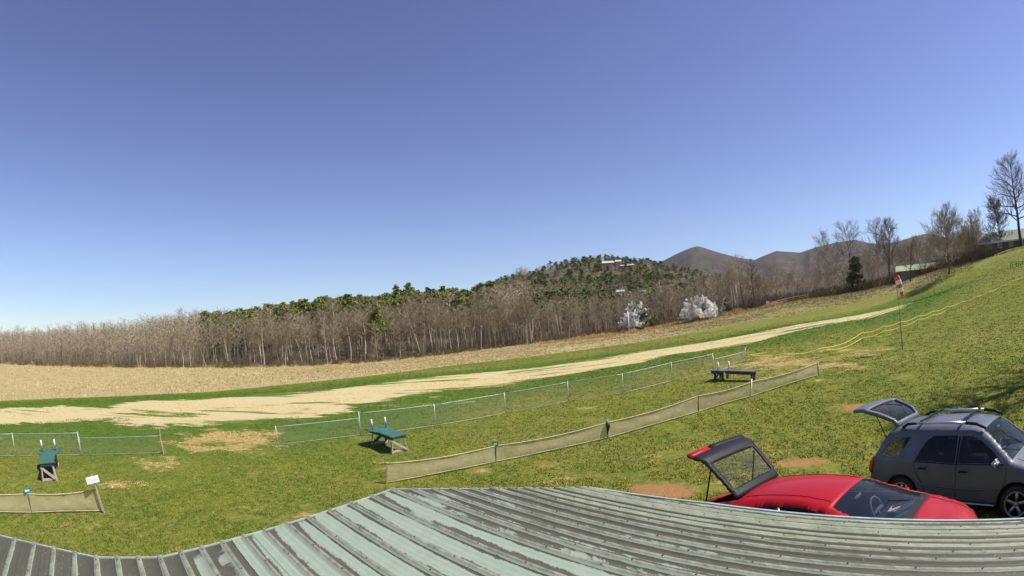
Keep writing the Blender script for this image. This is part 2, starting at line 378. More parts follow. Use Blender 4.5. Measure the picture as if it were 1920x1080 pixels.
def band(attr_, lo, hi, namp, nz):
    v = math_(nt, 'ADD', attr(nt, attr_), math_(nt, 'MULTIPLY', math_(nt, 'SUBTRACT', nz, .5), namp))
    r = nt.nodes.new('ShaderNodeMapRange'); r.interpolation_type = 'SMOOTHSTEP'; nt.links.new(v, r.inputs[0]); r.inputs[1].default_value = lo; r.inputs[2].default_value = hi; return r.outputs[0]
n_edge = math_(nt, 'ADD', math_(nt, 'MULTIPLY', noise(nt, stretch(.10, .34, .2), 1.0, 8, .72, .8), .78), math_(nt, 'MULTIPLY', noise(nt, stretch(.55, 1.3, .5), 1.0, 6, .75), .22))
col = mix(nt, band('field', -.6, 1.4, 5.0, n_edge), grass, field_c)
n_str = noise(nt, stretch(.10, .55, .2), 1.0, 8, .74, .5)
n_lens = noise(nt, stretch(.075, .42, .2), 1.0, 4, .6, .3)
run_f = math_(nt, 'MULTIPLY', band('run', -.35, .35, 11.5, n_edge), ramp(nt, n_lens, [(.405, .02), (.435, 1.0)]))
col = mix(nt, run_f, col, straw_c)
thin = math_(nt, 'MULTIPLY', ramp(nt, math_(nt, 'ADD', math_(nt, 'MULTIPLY', attr(nt, 'run'), .06), .85), [(.30, 0.0), (.70, 1.0)]), ramp(nt, n_str, [(.60, 0.0), (.68, .8)]))
col = mix(nt, thin, col, straw_c)
pv = math_(nt, 'ADD', attr(nt, 'straw'), math_(nt, 'MULTIPLY', math_(nt, 'SUBTRACT', noise(nt, stretch(.55, 1.0, .5), 1.0, 8, .78), .5), 4.0))
straw_p = mix(nt, ramp(nt, n_fine, [(.35, 0.0), (.65, 1.0)]), (.26, .17, .05), (.50, .37, .15))
col = mix(nt, ramp(nt, pv, [(.56, 0.0), (.80, .95)]), col, straw_p)
pc = math_(nt, 'ADD', attr(nt, 'clay'), math_(nt, 'MULTIPLY', math_(nt, 'SUBTRACT', noise(nt, P, 1.0, 8, .75), .5), 2.6))
col = mix(nt, ramp(nt, pc, [(.55, 0.0), (.85, .9)]), col, clay_c)
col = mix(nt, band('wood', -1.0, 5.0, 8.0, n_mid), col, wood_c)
far = nt.nodes.new('ShaderNodeMapRange'); nt.links.new(attr(nt, 'dist'), far.inputs[0]); far.inputs[1].default_value = 750; far.inputs[2].default_value = 900
# bare rock on the nearer summit
rockp = at(1313.0, 489.0, 1500.0)
rv = nt.nodes.new('ShaderNodeVectorMath'); rv.operation = 'DISTANCE'; nt.links.new(P, rv.inputs[0]); rv.inputs[1].default_value = tuple(rockp)
rk = math_(nt, 'ADD', math_(nt, 'MULTIPLY', rv.outputs['Value'], -.0105), math_(nt, 'MULTIPLY', noise(nt, P, .05, 7, .75), 3.6))
mtn_c = mix(nt, ramp(nt, rk, [(1.0, 0.0), (1.6, .5)]), mtn_c, mix(nt, mtn_n, (.085, .07, .06), (.22, .195, .17)))
col = mix(nt, far.outputs[0], col, mtn_c)
nt.links.new(col, b.inputs['Base Color']); b.inputs['Roughness'].default_value = .95; b.inputs['Specular IOR Level'].default_value = .15
hh = math_(nt, 'ADD', n_fine, math_(nt, 'MULTIPLY', n_tiny, .5))
bump(nt, b, hh, .9, .09)

reg = np.zeros(ni * nj, int)
nz_ = (vnoise(GX * .35, GY * .5, 21) * .6 + vnoise(GX * .9, GY * 1.1, 22) * .4).reshape(-1)
reg[(AT['field'] > .4)] = 2
reg[(AT['run'] + nz_ * 1.2 > 0)] = 1
reg[AT['wood'] > 2] = 3
reg[AT['dist'] > 850] = 4
fr = reg[QF[:, 0]]
for k, nm in enumerate(['ground', 'dirt_strip', 'field', 'hills', 'mountains']):
    fs = QF[fr == k]; used = np.unique(fs); mp = np.zeros(ni * nj, np.int64); mp[used] = np.arange(len(used))
    o = mesh_np(nm, GV[used], mp[fs], gm, None, True, {q: v[used] for q, v in AT.items()})
    tag(o, kind='structure')

# ------------------------------------------------------------------ trees
def leafy_mat(name, c0, c1, c2, rough=.75, trans=.25):
    m, nt, b = new_mat(name); c = coords(nt); oi = nt.nodes.new('ShaderNodeObjectInfo')
    f = math_(nt, 'ADD', math_(nt, 'MULTIPLY', noise(nt, c, .9, 4, .7), .7), math_(nt, 'MULTIPLY', oi.outputs['Random'], .3))
    nt.links.new(ramp(nt, f, [(.3, c0), (.5, c1), (.72, c2)]), b.inputs['Base Color']); b.inputs['Roughness'].default_value = rough
    b.inputs['Specular IOR Level'].default_value = .25
    return m
def bark_mat(name, c0, c1, scale=3.0):
    m, nt, b = new_mat(name); c = coords(nt); oi = nt.nodes.new('ShaderNodeObjectInfo')
    mp = nt.nodes.new('ShaderNodeMapping'); mp.inputs['Scale'].default_value = (3, 3, .6); nt.links.new(c, mp.inputs[0])
    f = math_(nt, 'ADD', math_(nt, 'MULTIPLY', noise(nt, mp.outputs[0], scale, 5, .7), .65), math_(nt, 'MULTIPLY', oi.outputs['Random'], .4))
    nt.links.new(ramp(nt, f, [(.3, c0), (.75, c1)]), b.inputs['Base Color']); b.inputs['Roughness'].default_value = .9
    b.inputs['Specular IOR Level'].default_value = .2
    bump(nt, b, noise(nt, mp.outputs[0], scale * 5, 4), .4, .03); return m
M_BARK = bark_mat('pale_bark', (.28, .235, .175), (.54, .47, .37)); M_TWIG = bark_mat('twig_bark', (.19, .15, .095), (.38, .305, .20))
M_DBARK = bark_mat('dark_bark', (.05, .04, .032), (.13, .10, .078)); M_DTWIG = bark_mat('dark_twig', (.10, .078, .06), (.20, .16, .125))
M_PBARK = bark_mat('pine_bark', (.10, .07, .05), (.22, .16, .11))
M_PINE = leafy_mat('pine_needles', (.095, .122, .024), (.185, .205, .042), (.29, .29, .075))
M_CEDAR = leafy_mat('cedar_needles', (.03, .045, .014), (.06, .078, .022), (.11, .12, .036))
M_BLOSSOM = leafy_mat('white_blossom', (.74, .70, .58), (.88, .85, .76), (.94, .92, .86))
M_YLEAF = leafy_mat('young_leaves', (.15, .15, .05), (.24, .24, .09), (.42, .40, .22))
M_BRUSH = bark_mat('brush_twigs', (.13, .09, .05), (.32, .235, .13)); M_OLIVE = leafy_mat('olive_shrub', (.085, .08, .025), (.15, .14, .05), (.22, .19, .08))

class TB:                               # fast triangle / tube collector
    def __init__(s): s.V = []; s.F = []; s.n = 0
    def tube(s, pts, rs, n):
        pts = np.asarray(pts, float); k = len(pts)
        d = np.gradient(pts, axis=0); d /= np.linalg.norm(d, axis=1)[:, None] + 1e-9
        a = np.cross(d, [0.31, .17, .93] if abs(d[0][2]) < .85 else [1.0, 0.1, 0]); a /= np.linalg.norm(a, axis=1)[:, None] + 1e-9
        b = np.cross(d, a); t = np.arange(n) * 2 * math.pi / n
        v = pts[:, None] + (a[:, None] * np.cos(t)[None, :, None] + b[:, None] * np.sin(t)[None, :, None]) * np.asarray(rs)[:, None, None]
        i = (np.arange(k - 1)[:, None] * n + np.arange(n)[None]); j = (np.arange(k - 1)[:, None] * n + (np.arange(n)[None] + 1) % n)
        s.F.append((np.stack([i, j, j + n, i + n], -1).reshape(-1, 4)) + s.n); s.V.append(v.reshape(-1, 3)); s.n += k * n
    def tris(s, T):                     # (m,3,3)
        m = len(T); q = s.n + np.arange(m * 3).reshape(m, 3); s.F.append(np.concatenate([q, q[:, 2:]], 1)); s.V.append(T.reshape(-1, 3)); s.n += m * 3
    def arrays(s):
        if not s.V: return np.zeros((0, 3)), np.zeros((0, 4), int)
        return np.concatenate(s.V), np.concatenate(s.F)
def obj_tris(name, V, F4, m, parent=None):
    """quads (a repeated last corner marks a triangle)"""
    tri = F4[F4[:, 2] == F4[:, 3]][:, :3]; qd = F4[F4[:, 2] != F4[:, 3]]
    T = np.concatenate([tri, qd[:, [0, 1, 2]], qd[:, [0, 2, 3]]]) if len(qd) else tri
    return mesh_np(name, V, np.ascontiguousarray(T), m, parent)

def unit(v): return v / (np.linalg.norm(v) + 1e-9)
def branch(rng, p, d, L, r0, r1, k, wob, up):
    pts = [p]; d = unit(d)
    for i in range(k):
        d = unit(d + rng.normal(size=3) * wob + np.array([0, 0, up])); pts.append(pts[-1] + d * (L / k))
    return np.array(pts), np.linspace(r0, r1, k + 1)
def bare_tree(seed, h, r, clear, spread, n1, n2, n3, lean=.03, fork=False, twig=.013, flat=.6):
    rng = np.random.default_rng(seed); T = TB(); Cn = TB()
    tp, tr = branch(rng, np.array([0, 0, -.3]), np.array([rng.normal() * lean, rng.normal() * lean, 1.0]), h * .93, r, r * .14, 9, .045, .06)
    tr[0] *= 1.35; T.tube(tp, tr, 7)
    tips = []
    def along(pts, rs, f):
        x = f * (len(pts) - 1); i = min(int(x), len(pts) - 2); u = x - i
        return pts[i] * (1 - u) + pts[i + 1] * u, unit(pts[i + 1] - pts[i]), rs[i] * (1 - u) + rs[i + 1] * u
    ga = rng.uniform(0, 6.28)
    for i in range(n1):
        f = clear + (1 - clear) * ((i + rng.uniform(.1, .9)) / n1) ** .85; f = min(f, .985)
        p, d, rr = along(tp, tr, f); ga += 2.4 + rng.normal() * .4
        out = np.array([math.cos(ga), math.sin(ga), 0]); el = flat * .8 + rng.normal() * .2 + (f - clear) * .45
        L = spread * h * 1.18 * (1.02 - .62 * ((f - clear) / (1 - clear)) ** 1.5) * rng.uniform(.65, 1.15)
        bp, br = branch(rng, p, out * math.cos(el) + np.array([0, 0, math.sin(el)]), L, min(rr * .62, .03 + L * .018), twig * 1.2, 5, .14, .035)
        Cn.tube(bp, br, 4)
        for j in range(n2):
            g = .22 + .76 * (j + rng.uniform(0, 1)) / n2; p2, d2, r2 = along(bp, br, g)
            q = unit(rng.normal(size=3)); q -= d2 * (q @ d2); L2 = L * (.66 - .3 * g) * rng.uniform(.6, 1.2)
            cp, cr = branch(rng, p2, d2 * .75 + unit(q) * .75 + np.array([0, 0, .25]), L2, max(r2 * .6, twig), twig * .8, 3, .16, .08)
            Cn.tube(cp, cr, 3)
            for k in range(n3):
                g2 = .25 + .75 * (k + rng.uniform(0, 1)) / n3; p3, d3, r3 = along(cp, cr, min(g2, .99))
                q = unit(rng.normal(size=3)); L3 = L2 * rng.uniform(.3, .6) + .12
                ep, er = branch(rng, p3, d3 * .8 + q * .8 + np.array([0, 0, .25]), L3, twig * .8, twig * .45, 2, .2, .06)
                Cn.tube(ep, er, 3); tips.append(ep[-1])
    return T, Cn, np.array(tips)
def clump(rng, c, rx, rz, n, size):
    o = rng.normal(size=(n, 3)); o /= np.linalg.norm(o, axis=1)[:, None]; o *= rng.uniform(.25, 1, (n, 1)) ** .5
    p = c + o * np.array([rx, rx, rz]); a = rng.normal(size=(n, 3)); a /= np.linalg.norm(a, axis=1)[:, None]
    b = np.cross(a, rng.normal(size=(n, 3))); b /= np.linalg.norm(b, axis=1)[:, None] + 1e-9; s = size * rng.uniform(.6, 1.3, (n, 1))
    return np.stack([p + a * s, p - a * s * .6 + b * s * .55, p - a * s * .6 - b * s * .55], 1)
def pine_tree(seed, h, clear=.5, spread=.2, nb=46, per=4, tri=13, size=.30, conic=.3):
    rng = np.random.default_rng(seed); T = TB(); Cn = TB()
    tp, tr = branch(rng, np.array([0, 0, -.3]), np.array([rng.normal() * .02, rng.normal() * .02, 1.0]), h * .97, .018 * h, .03, 8, .02, .05); T.tube(tp, tr, 6)
    for i in range(nb):
        f = clear + (1 - clear) * (i + .5) / nb; x = f * 8; k = min(int(x), 7); p = tp[k] + (tp[k + 1] - tp[k]) * (x - k)
        u = (f - clear) / (1 - clear); L = spread * h * ((1 - u) * conic + (1 - conic) * math.sqrt(max(0.03, 1 - u * u)) * (.55 + .45 * min(1, u * 4))) * rng.uniform(.5, 1.15)
        a = rng.uniform(0, 6.28); d = np.array([math.cos(a), math.sin(a), .10 + .45 * u])
        bp, br = branch(rng, p, d, L, .05, .015, 3, .12, .05); T.tube(bp, br, 3)
        for q in range(per):
            g = .45 + .6 * q / per; c = p + (bp[-1] - p) * min(g, 1.0) + rng.normal(size=3) * .2
            Cn.tris(clump(rng, c, .10 * h * .5 + .12 * L, .045 * h * .45 + .1, tri, size * rng.uniform(.8, 1.2)))
    return T, Cn
def tree_parts(name, T, Cn, mt, mc, loc, label, cat, group=None, extra=None, rz=0):
    root = empty(name, loc, label, cat, group, rz)
    obj_tris('trunk', *T.arrays(), mt, root); obj_tris('crown', *Cn.arrays(), mc, root)
    if extra: obj_tris(extra[0], *extra[1].arrays(), extra[2], root)
    return root

# --- trees one can single out, by where they stand in the photograph
def px_tree(name, px, py, topx, topy, label, kind, seed, group=None, **kw):
    b = ground(px, py)
    if 'd' in kw: b = at(float(px), float(py), kw['d']); b[2] = gz(b[0], b[1])
    h = float(upto(b, topx, topy)[2] - b[2])
    if kind == 'bare':
        T, Cn, tips = bare_tree(seed, h, kw.get('r', h * .016), kw.get('clear', .3), kw.get('spread', .3), kw.get('n1', 22), kw.get('n2', 6), kw.get('n3', 5), kw.get('lean', .03), twig=kw.get('twig', .016), flat=kw.get('flat', .6))
        return tree_parts(name, T, Cn, kw.get('mt', M_DBARK), kw.get('mc', M_DTWIG), b, label, 'tree', group)
    T, Cn = pine_tree(seed, h, kw.get('clear', .05), kw.get('spread', .25), kw.get('nb', 80), 3, 14, kw.get('size', .3), kw.get('conic', .8))
    return tree_parts(name, T, Cn, M_DBARK, M_CEDAR, b, label, 'tree', group)
RG = 'tall bare trees along the right side of the field'
px_tree('bare_tree', 1914, 458, 1902, 292, 'tallest bare tree, thick dark trunk rising behind the low house', 'bare', 11, RG, d=97, clear=.30, spread=.34, n1=32, n2=9, n3=6, r=.36, twig=.022, flat=.45)
px_tree('bare_tree', 1876, 447, 1884, 368, 'dense bushy grey tree right behind the low house roof', 'bare', 12, RG, d=101, clear=.10, spread=.34, n1=36, n2=9, n3=7, twig=.024)
px_tree('bare_tree', 1779, 514, 1776, 397, 'wide spreading bare tree in front of the end of the green roofed barn', 'bare', 13, RG, clear=.14, spread=.46, n1=36, n2=9, n3=6, twig=.024, flat=.6, mt=M_DBARK, mc=M_TWIG)
px_tree('bare_tree', 1707, 527, 1697, 450, 'slender bare tree with thin dark trunk before the green roofed barn', 'bare', 14, RG, clear=.3, spread=.22, n1=16, n2=6, n3=4, r=.14, twig=.018)
px_tree('bare_tree', 1812, 500, 1808, 432, 'low bushy brown tree between the spreading tree and the low house', 'bare', 15, RG, d=98, clear=.06, spread=.42, n1=34, n2=8, n3=6, twig=.022, mt=M_BARK, mc=M_TWIG)
px_tree('bare_tree', 1828, 496, 1824, 438, 'brown twiggy tree touching the left end of the low house', 'bare', 16, RG, d=92, clear=.06, spread=.42, n1=30, n2=8, n3=6, twig=.022, mt=M_BARK, mc=M_TWIG)
px_tree('bare_tree', 1668, 531, 1660, 410, 'rightmost of the three tall bare trees left of the windsock', 'bare', 17, RG, clear=.24, spread=.30, n1=28, n2=9, n3=6, r=.24, twig=.024, flat=.7)
px_tree('bare_tree', 1646, 534, 1634, 411, 'middle one of the three tall bare trees left of the windsock', 'bare', 18, RG, clear=.26, spread=.30, n1=28, n2=9, n3=6, r=.27, twig=.024, flat=.7)
px_tree('bare_tree', 1600, 540, 1602, 417, 'leftmost of the three tall bare trees, rising behind the dark evergreen', 'bare', 19, RG, clear=.28, spread=.36, n1=28, n2=9, n3=6, r=.25, twig=.024, flat=.5)
px_tree('bare_tree', 1563, 549, 1548, 437, 'pale leaning bare tree with wide crown left of the dark evergreen', 'bare', 20, RG, clear=.2, spread=.34, n1=28, n2=9, n3=6, r=.22, twig=.024, mt=M_BARK, mc=M_TWIG, lean=.12)
px_tree('bare_tree', 1418, 577, 1414, 480, 'tall thin dark bare tree just right of the utility pole', 'bare', 21, RG, clear=.35, spread=.16, n1=20, n2=7, n3=5, r=.17, twig=.018)
px_tree('bare_tree', 1396, 581, 1388, 478, 'tall bare tree with a ragged crown right behind the utility pole', 'bare', 22, RG, clear=.35, spread=.24, n1=22, n2=8, n3=5, r=.16, twig=.018, mc=M_TWIG)
px_tree('bare_tree', 1532, 553, 1526, 470, 'short brown bare tree left of the pale leaning tree', 'bare', 23, RG, clear=.15, spread=.26, n1=24, n2=7, n3=5, twig=.018, mt=M_BARK, mc=M_TWIG)
px_tree('evergreen_tree', 1606, 546, 1604, 478, 'dark bushy evergreen at the field edge beneath the tall bare trees', 'cedar', 24, spread=.33, conic=.5, nb=80)

T, Cn, _ = bare_tree(61, 20.5, .30, .28, .14, 34, 8, 5, twig=.022, flat=.5)
tree_parts('bare_tree', T, Cn, M_DBARK, M_DTWIG, (25.3, 7.7, gz(25.3, 7.7)), 'bare tree on the slope whose branch shadows fall behind the grey SUV', 'tree')
# --- blossoming trees at the wood edge
def blossom(px, py, hpx, wpx, seed, label, green=0.0):
    b = ground(px, py); d = math.hypot(b[0], b[1]); h = hpx / F * d; w = wpx / F * d
    T, Cn, tips = bare_tree(seed, h, .10, .08, w / h * .46, 22, 6, 4, twig=.014, flat=.75)
    rng = np.random.default_rng(seed); P_ = TB(); G_ = TB()
    rgt = np.array([math.cos(math.atan2(b[0], b[1])), -math.sin(math.atan2(b[0], b[1])), 0]); fwd = np.array([-rgt[1], rgt[0], 0])
    for i in range(int(48 * w * h)):
        a = rng.uniform(0, 6.28); e = rng.uniform(-.1, 1.45); q = rng.uniform(.55, 1.02) * (1 + .16 * math.sin(3 * a + seed) + .12 * math.sin(7 * a + 5 * e))
        if math.sin(3.1 * a + 4.3 * e + seed) + math.sin(5.3 * a - 3.7 * e) < -.45: continue
        c = rgt * (math.cos(a) * math.cos(e) * q * w * .48) + fwd * (math.sin(a) * math.cos(e) * q * w * .4) + np.array([0, 0, h * (.14 + .82 * max(0, math.sin(e)) * q)])
        g = green > 0 and (c @ rgt) / w > rng.normal() * .16 + (.5 - green) * .6 - .1
        (G_ if g else P_).tris(clump(rng, c, .30, .24, 11, .17))
    root = tree_parts('flowering_tree', T, Cn, M_DBARK, M_DTWIG, b, label, 'tree', 'flowering trees at the wood edge', ('blossom', P_, M_BLOSSOM))
    if green: obj_tris('foliage', *G_.arrays(), M_YLEAF, root)
    return root
blossom(1316, 599, 38, 74, 5, 'wide tree all in white blossom above the orange grass fringe')
blossom(1203, 617, 46, 74, 6, 'tree half white blossom half pale green leaf beside the thin pole', green=.28)
blossom(1362, 588, 26, 20, 7, 'small half opened pale flowering tree left of the utility pole', green=.5)

# --- the wood beyond the field
rng = np.random.default_rng(77)
def pxcol(az):                          # photo column of a direction, near the field edge
    return np.interp(az, AZC, PXC)
PXC = np.arange(-300, 2200, 20.0); AZC = azel(PXC, np.full(len(PXC), 610.0))[0]
cand = []
for _ in range(90000):
    az = rng.uniform(rad(-66), rad(60)); px = float(pxcol(az)); de = float(edge_d(az)); dd = de + 1.5 + rng.uniform(0, 1) ** .8 * 330
    cand.append((az, dd, dd - de, px))
cand = np.array(cand); rng2 = np.random.default_rng(3)
grid = {}; BARE = []; PINE = []
for az, dd, off, px in cand:
    x, y = dd * math.sin(az), dd * math.cos(az)
    if px > 1470 and off < 6 and dd < 125: continue
    sp = (2.1 if off < 14 else 2.5) if off < 45 else (3.3 if px < 940 else 2.7 + off * .003)
    if px > 1440: sp *= 1.35
    if px > 1850: continue
    key = (int(x // sp), int(y // sp), off > 40)
    if key in grid: continue
    grid[key] = 1
    # share of pines
    if px < 380: pp = 0
    elif px < 500: pp = .008 if off < 22 else .55
    elif px < 950: pp = .003 if off < 34 else (.93 if off < 110 else .3)
    elif px < 1400: pp = .006 if off < 30 else (.52 if off < 190 else .34)
    else: pp = .01
    if 1310 < px and off < 70: pp = 0
    if px > 980 and off > 30: pp *= .6 + .9 * (vnoise(np.array([x / 24]), np.array([y / 24]), 8)[0] * .5 + .5)
    if off > 120 and px < 870: continue
    if px > 1450 and off > 60: continue
    (PINE if rng2.uniform() < pp else BARE).append((dd, az, off, px, rng2.uniform(), rng2.uniform(0, 6.28)))
BARE.sort(); PINE.sort()
def forest(lst, protos, limit, heights, low, name_stuff, label_stuff, mt, mc, wscale=1.0):
    lim = lst[:limit]; rest = lst[limit:]
    X = np.array([l[0] * math.sin(l[1]) for l in lim]); Y = np.array([l[0] * math.cos(l[1]) for l in lim]); Z = height(X, Y)
    for i, l in enumerate(lim):
        p = protos[i % len(protos)]
        o = p if i < len(protos) else copy_tree(p)
        s = heights(l) ; o.location = (X[i], Y[i], Z[i]); o.rotation_euler = (0, 0, l[5]); w = s * (.85 + .3 * ((i * 7919) % 100) / 100); o.scale = (w, w, s)
    if not rest: return
    X = np.array([l[0] * math.sin(l[1]) for l in rest]); Y = np.array([l[0] * math.cos(l[1]) for l in rest]); Z = height(X, Y)
    root = empty(name_stuff, (0, 0, 0), label_stuff, 'woodland'); root['kind'] = 'stuff'
    for part, mm, k in (('trunk', mt, 0), ('crown', mc, 1)):
        VV, FF, n = [], [], 0
        for i, l in enumerate(rest):
            V, Fq = low[i % len(low)][k]; s = heights(l) * wscale; c, sn = math.cos(l[5]), math.sin(l[5]); w = s * (.9 + .3 * l[4]) * (1.75 if l[2] > 90 else 1.0)
            q = np.stack([(V[:, 0] * c - V[:, 1] * sn) * w + X[i], (V[:, 0] * sn + V[:, 1] * c) * w + Y[i], V[:, 2] * s + Z[i]], -1)
            VV.append(q); FF.append(Fq + n); n += len(V)
        obj_tris(part, np.concatenate(VV), np.concatenate(FF), mm, root)['kind'] = 'stuff'
def hb(l):                              # scale of a tree standing there (1 = 13 m)
    k = 1.0 if l[3] > 430 else (.60 + .4 * (max(l[3], 0)) / 430)
    if l[3] > 1440: k *= .66
    elif l[3] > 1000: k *= .84 if l[2] < 40 else .62
    if l[2] > 150: k *= .78
    return k * (.58 + .46 * l[4] + (.12 if l[4] > .93 else 0))
protos = []
for i in range(9):
    T, Cn, _ = bare_tree(100 + i, 13.0, [.19, .15, .22, .13, .17, .2, .14, .16, .12][i], [.42, .35, .5, .3, .45, .4, .25, .38, .2][i], [.22, .19, .23, .2, .18, .24, .26, .19, .22][i], 20, 7, 4, .04, twig=.023, flat=.75)
    protos.append(tree_parts('bare_tree', T, Cn, M_BARK, M_TWIG, (0, 0, 0), 'bare pale trunked tree in the wood along the far edge of the tan field', 'tree', 'bare trees of the far wood'))
bpy.context.view_layer.update()
for p in protos: note_kids(p)
low = []
for i in range(8):                      # the same trees, coarser, for the depth of the wood
    r_ = np.random.default_rng(200 + i); T = TB(); Cn = TB(); tw = []
    tp, tr = branch(r_, np.array([0, 0, -.3]), np.array([r_.normal() * .05, r_.normal() * .05, 1.0]), 12.2, .17, .04, 5, .04, .05); T.tube(tp, tr, 3)
    for k in range(30):
        f = .28 + .7 * k / 30; x = f * 5; j = min(int(x), 4); p = tp[j] + (tp[j + 1] - tp[j]) * (x - j); a = 2.4 * k + r_.normal() * .4
        d = np.array([math.cos(a), math.sin(a), r_.uniform(.5, 1.1)]); L = 3.4 * (1.1 - .6 * f) * r_.uniform(.7, 1.2); q = p + unit(d) * L; sd2 = unit(np.cross(d, r_.normal(size=3)))
        tw.append(np.stack([p + sd2 * .06, p - sd2 * .06, q]))
        for m_ in range(4):
            g = r_.uniform(.3, 1); p2 = p + (q - p) * g; d2 = unit(unit(d) + r_.normal(size=3) * .6); s2 = unit(np.cross(d2, r_.normal(size=3))); tw.append(np.stack([p2 + s2 * .04, p2 - s2 * .04, p2 + d2 * L * r_.uniform(.3, .6)]))
    Cn.tris(np.array(tw)); low.append((T.arrays(), Cn.arrays()))
forest(BARE, protos, 295, hb, low, 'bare_woodland', 'grey brown mass of leafless trees deep in the far wood and up the hill', M_BARK, M_TWIG)
pprotos = []
for i in range(7):
    T, Cn = pine_tree(300 + i, 13.0, [.5, .42, .55, .35, .48, .3, .6][i], [.26, .28, .25, .27, .30, .28, .27][i], 44, 4, 14, .40, .25)
    pprotos.append(tree_parts('pine_tree', T, Cn, M_PBARK, M_PINE, (0, 0, 0), 'green pine in the ridge of pines above the bare wood', 'tree', 'green pines behind the bare wood'))
bpy.context.view_layer.update()
for p in pprotos: note_kids(p)
lowp = []
for i in range(6):
    T, Cn = pine_tree(400 + i, 13.0, [.4, .3, .45, .2, .35, .1][i], .30, 18, 2, 7, .72, .5); lowp.append((T.arrays(), Cn.arrays()))
def hp(l):
    k = 1.0 if l[3] < 960 else (.44 if l[2] > 110 else .62)
    if 300 < l[3] < 500: k *= .9
    if 840 < l[3] < 960: k *= 1 - .30 * (l[3] - 840) / 120
    return k * (.74 + .36 * l[4])
forest(PINE, pprotos, 280, hp, lowp, 'pine_woodland', 'green mass of pines over the wooded hill', M_PBARK, M_PINE)
# the two pines that stand clear of the ridge line
for px, py, ty, sd_, lb in ((768, 600, 529, 31, 'ragged open crowned pine poking highest above the pine ridge'), (748, 600, 533, 32, 'round topped pine just left of the ragged one on the pine ridge')):
    d = 186.0; p = at(float(px), float(py), d); z = gz(p[0], p[1]); h = float(at(float(px), float(ty), d)[2]) - z
    T, Cn = pine_tree(sd_, h, .62 if sd_ == 31 else .5, .17, 26 if sd_ == 31 else 40, 3, 12, .4, .1)
    tree_parts('pine_tree', T, Cn, M_PBARK, M_PINE, (p[0], p[1], z), lb, 'tree', 'green pines behind the bare wood')

# --- brush under and before the trees
def brush_stuff(name, label, m, spots, seed, nst, hgt, spread_, leaf=None):
    r = np.random.default_rng(seed); A = TB()
    for (x, y, z, s) in spots:
        for k in range(nst):
            a = r.uniform(0, 6.28); t = r.uniform(.1, spread_); d = np.array([math.cos(a) * t, math.sin(a) * t, 1.0])
            p = np.array([x + r.normal() * .35 * s, y + r.normal() * .35 * s, z - .05]); L = hgt * s * r.uniform(.5, 1.1)
            q = p + unit(d) * L; w = np.array([math.sin(a + 1), -math.cos(a + 1), 0]) * (.018 + .012 * s)
            A.tris(np.stack([np.stack([p - w, p + w, q])]))
            q2 = p + unit(d) * L * .5 + r.normal(size=3) * .4 * s; mid = p + unit(d) * L * .35
            A.tris(np.stack([np.stack([mid - w * .8, mid + w * .8, q2 + np.array([0, 0, .3 * s])])]))
            if leaf: A.tris(clump(r, q, .3 * s, .25 * s, leaf, .16 * s))
    o = obj_tris(name, *A.arrays(), m); tag(o, label, 'brush', kind='stuff'); return o
def edge_spots(n, seed, lo, hi, px0, px1, s0, s1):
    r = np.random.default_rng(seed); a0, a1 = np.interp([px0, px1], PXC, AZC); az = r.uniform(a0, a1, n); d = edge_d(az) + r.uniform(lo, hi, n)
    x, y = d * np.sin(az), d * np.cos(az); return np.stack([x, y, height(x, y), r.uniform(s0, s1, n)], -1)
brush_stuff('brush', 'brown leafless brush at the foot of the far wood', M_BRUSH, np.concatenate([edge_spots(1100, 41, 0, 16, -120, 1480, .6, 1.5), edge_spots(650, 42, -1, 14, 1400, 1870, .9, 2.2)]), 43, 16, 1.5, .9)
brush_stuff('saplings', 'thin leafless saplings filling the gaps between the trunks of the far wood', M_TWIG, edge_spots(2600, 47, 1, 44, -160, 1440, .6, 1.5), 48, 7, 4.2, .4)
brush_stuff('olive_brush', 'olive green undergrowth at the foot of the far wood', M_OLIVE, np.concatenate([edge_spots(260, 44, -1, 9, -60, 1000, .4, 1.0), edge_spots(140, 45, 0, 12, 1380, 1760, .6, 1.6)]), 46, 9, 1.1, .9, 7)

# ------------------------------------------------------------------ fences
M_GALV = plain('galvanised_steel', (.46, .47, .47), .5, .4, .15, 12)
M_WIRE = plain('galvanised_wire', (.40, .41, .41), .5, .5, .15, 12)
M_GWOOD = plain('grey_weathered_wood', (.36, .31, .245), .85, 0, .3, 14, bmp=.3)
M_DWOOD = plain('dark_and_shaded_wood', (.035, .042, .035), .8, 0, .35, 14, bmp=.3)  # shade put into the table wood's colour; also the bench's own dark wood
M_WHITE = plain('white_painted', (.80, .80, .78), .5, 0, .05, 6)
M_BLACK = plain('black_plastic', (.018, .018, .019), .5, 0, .2, 12)
M_RAWWOOD = plain('raw_wood', (.42, .27, .16), .8, 0, .3, 16, bmp=.3)

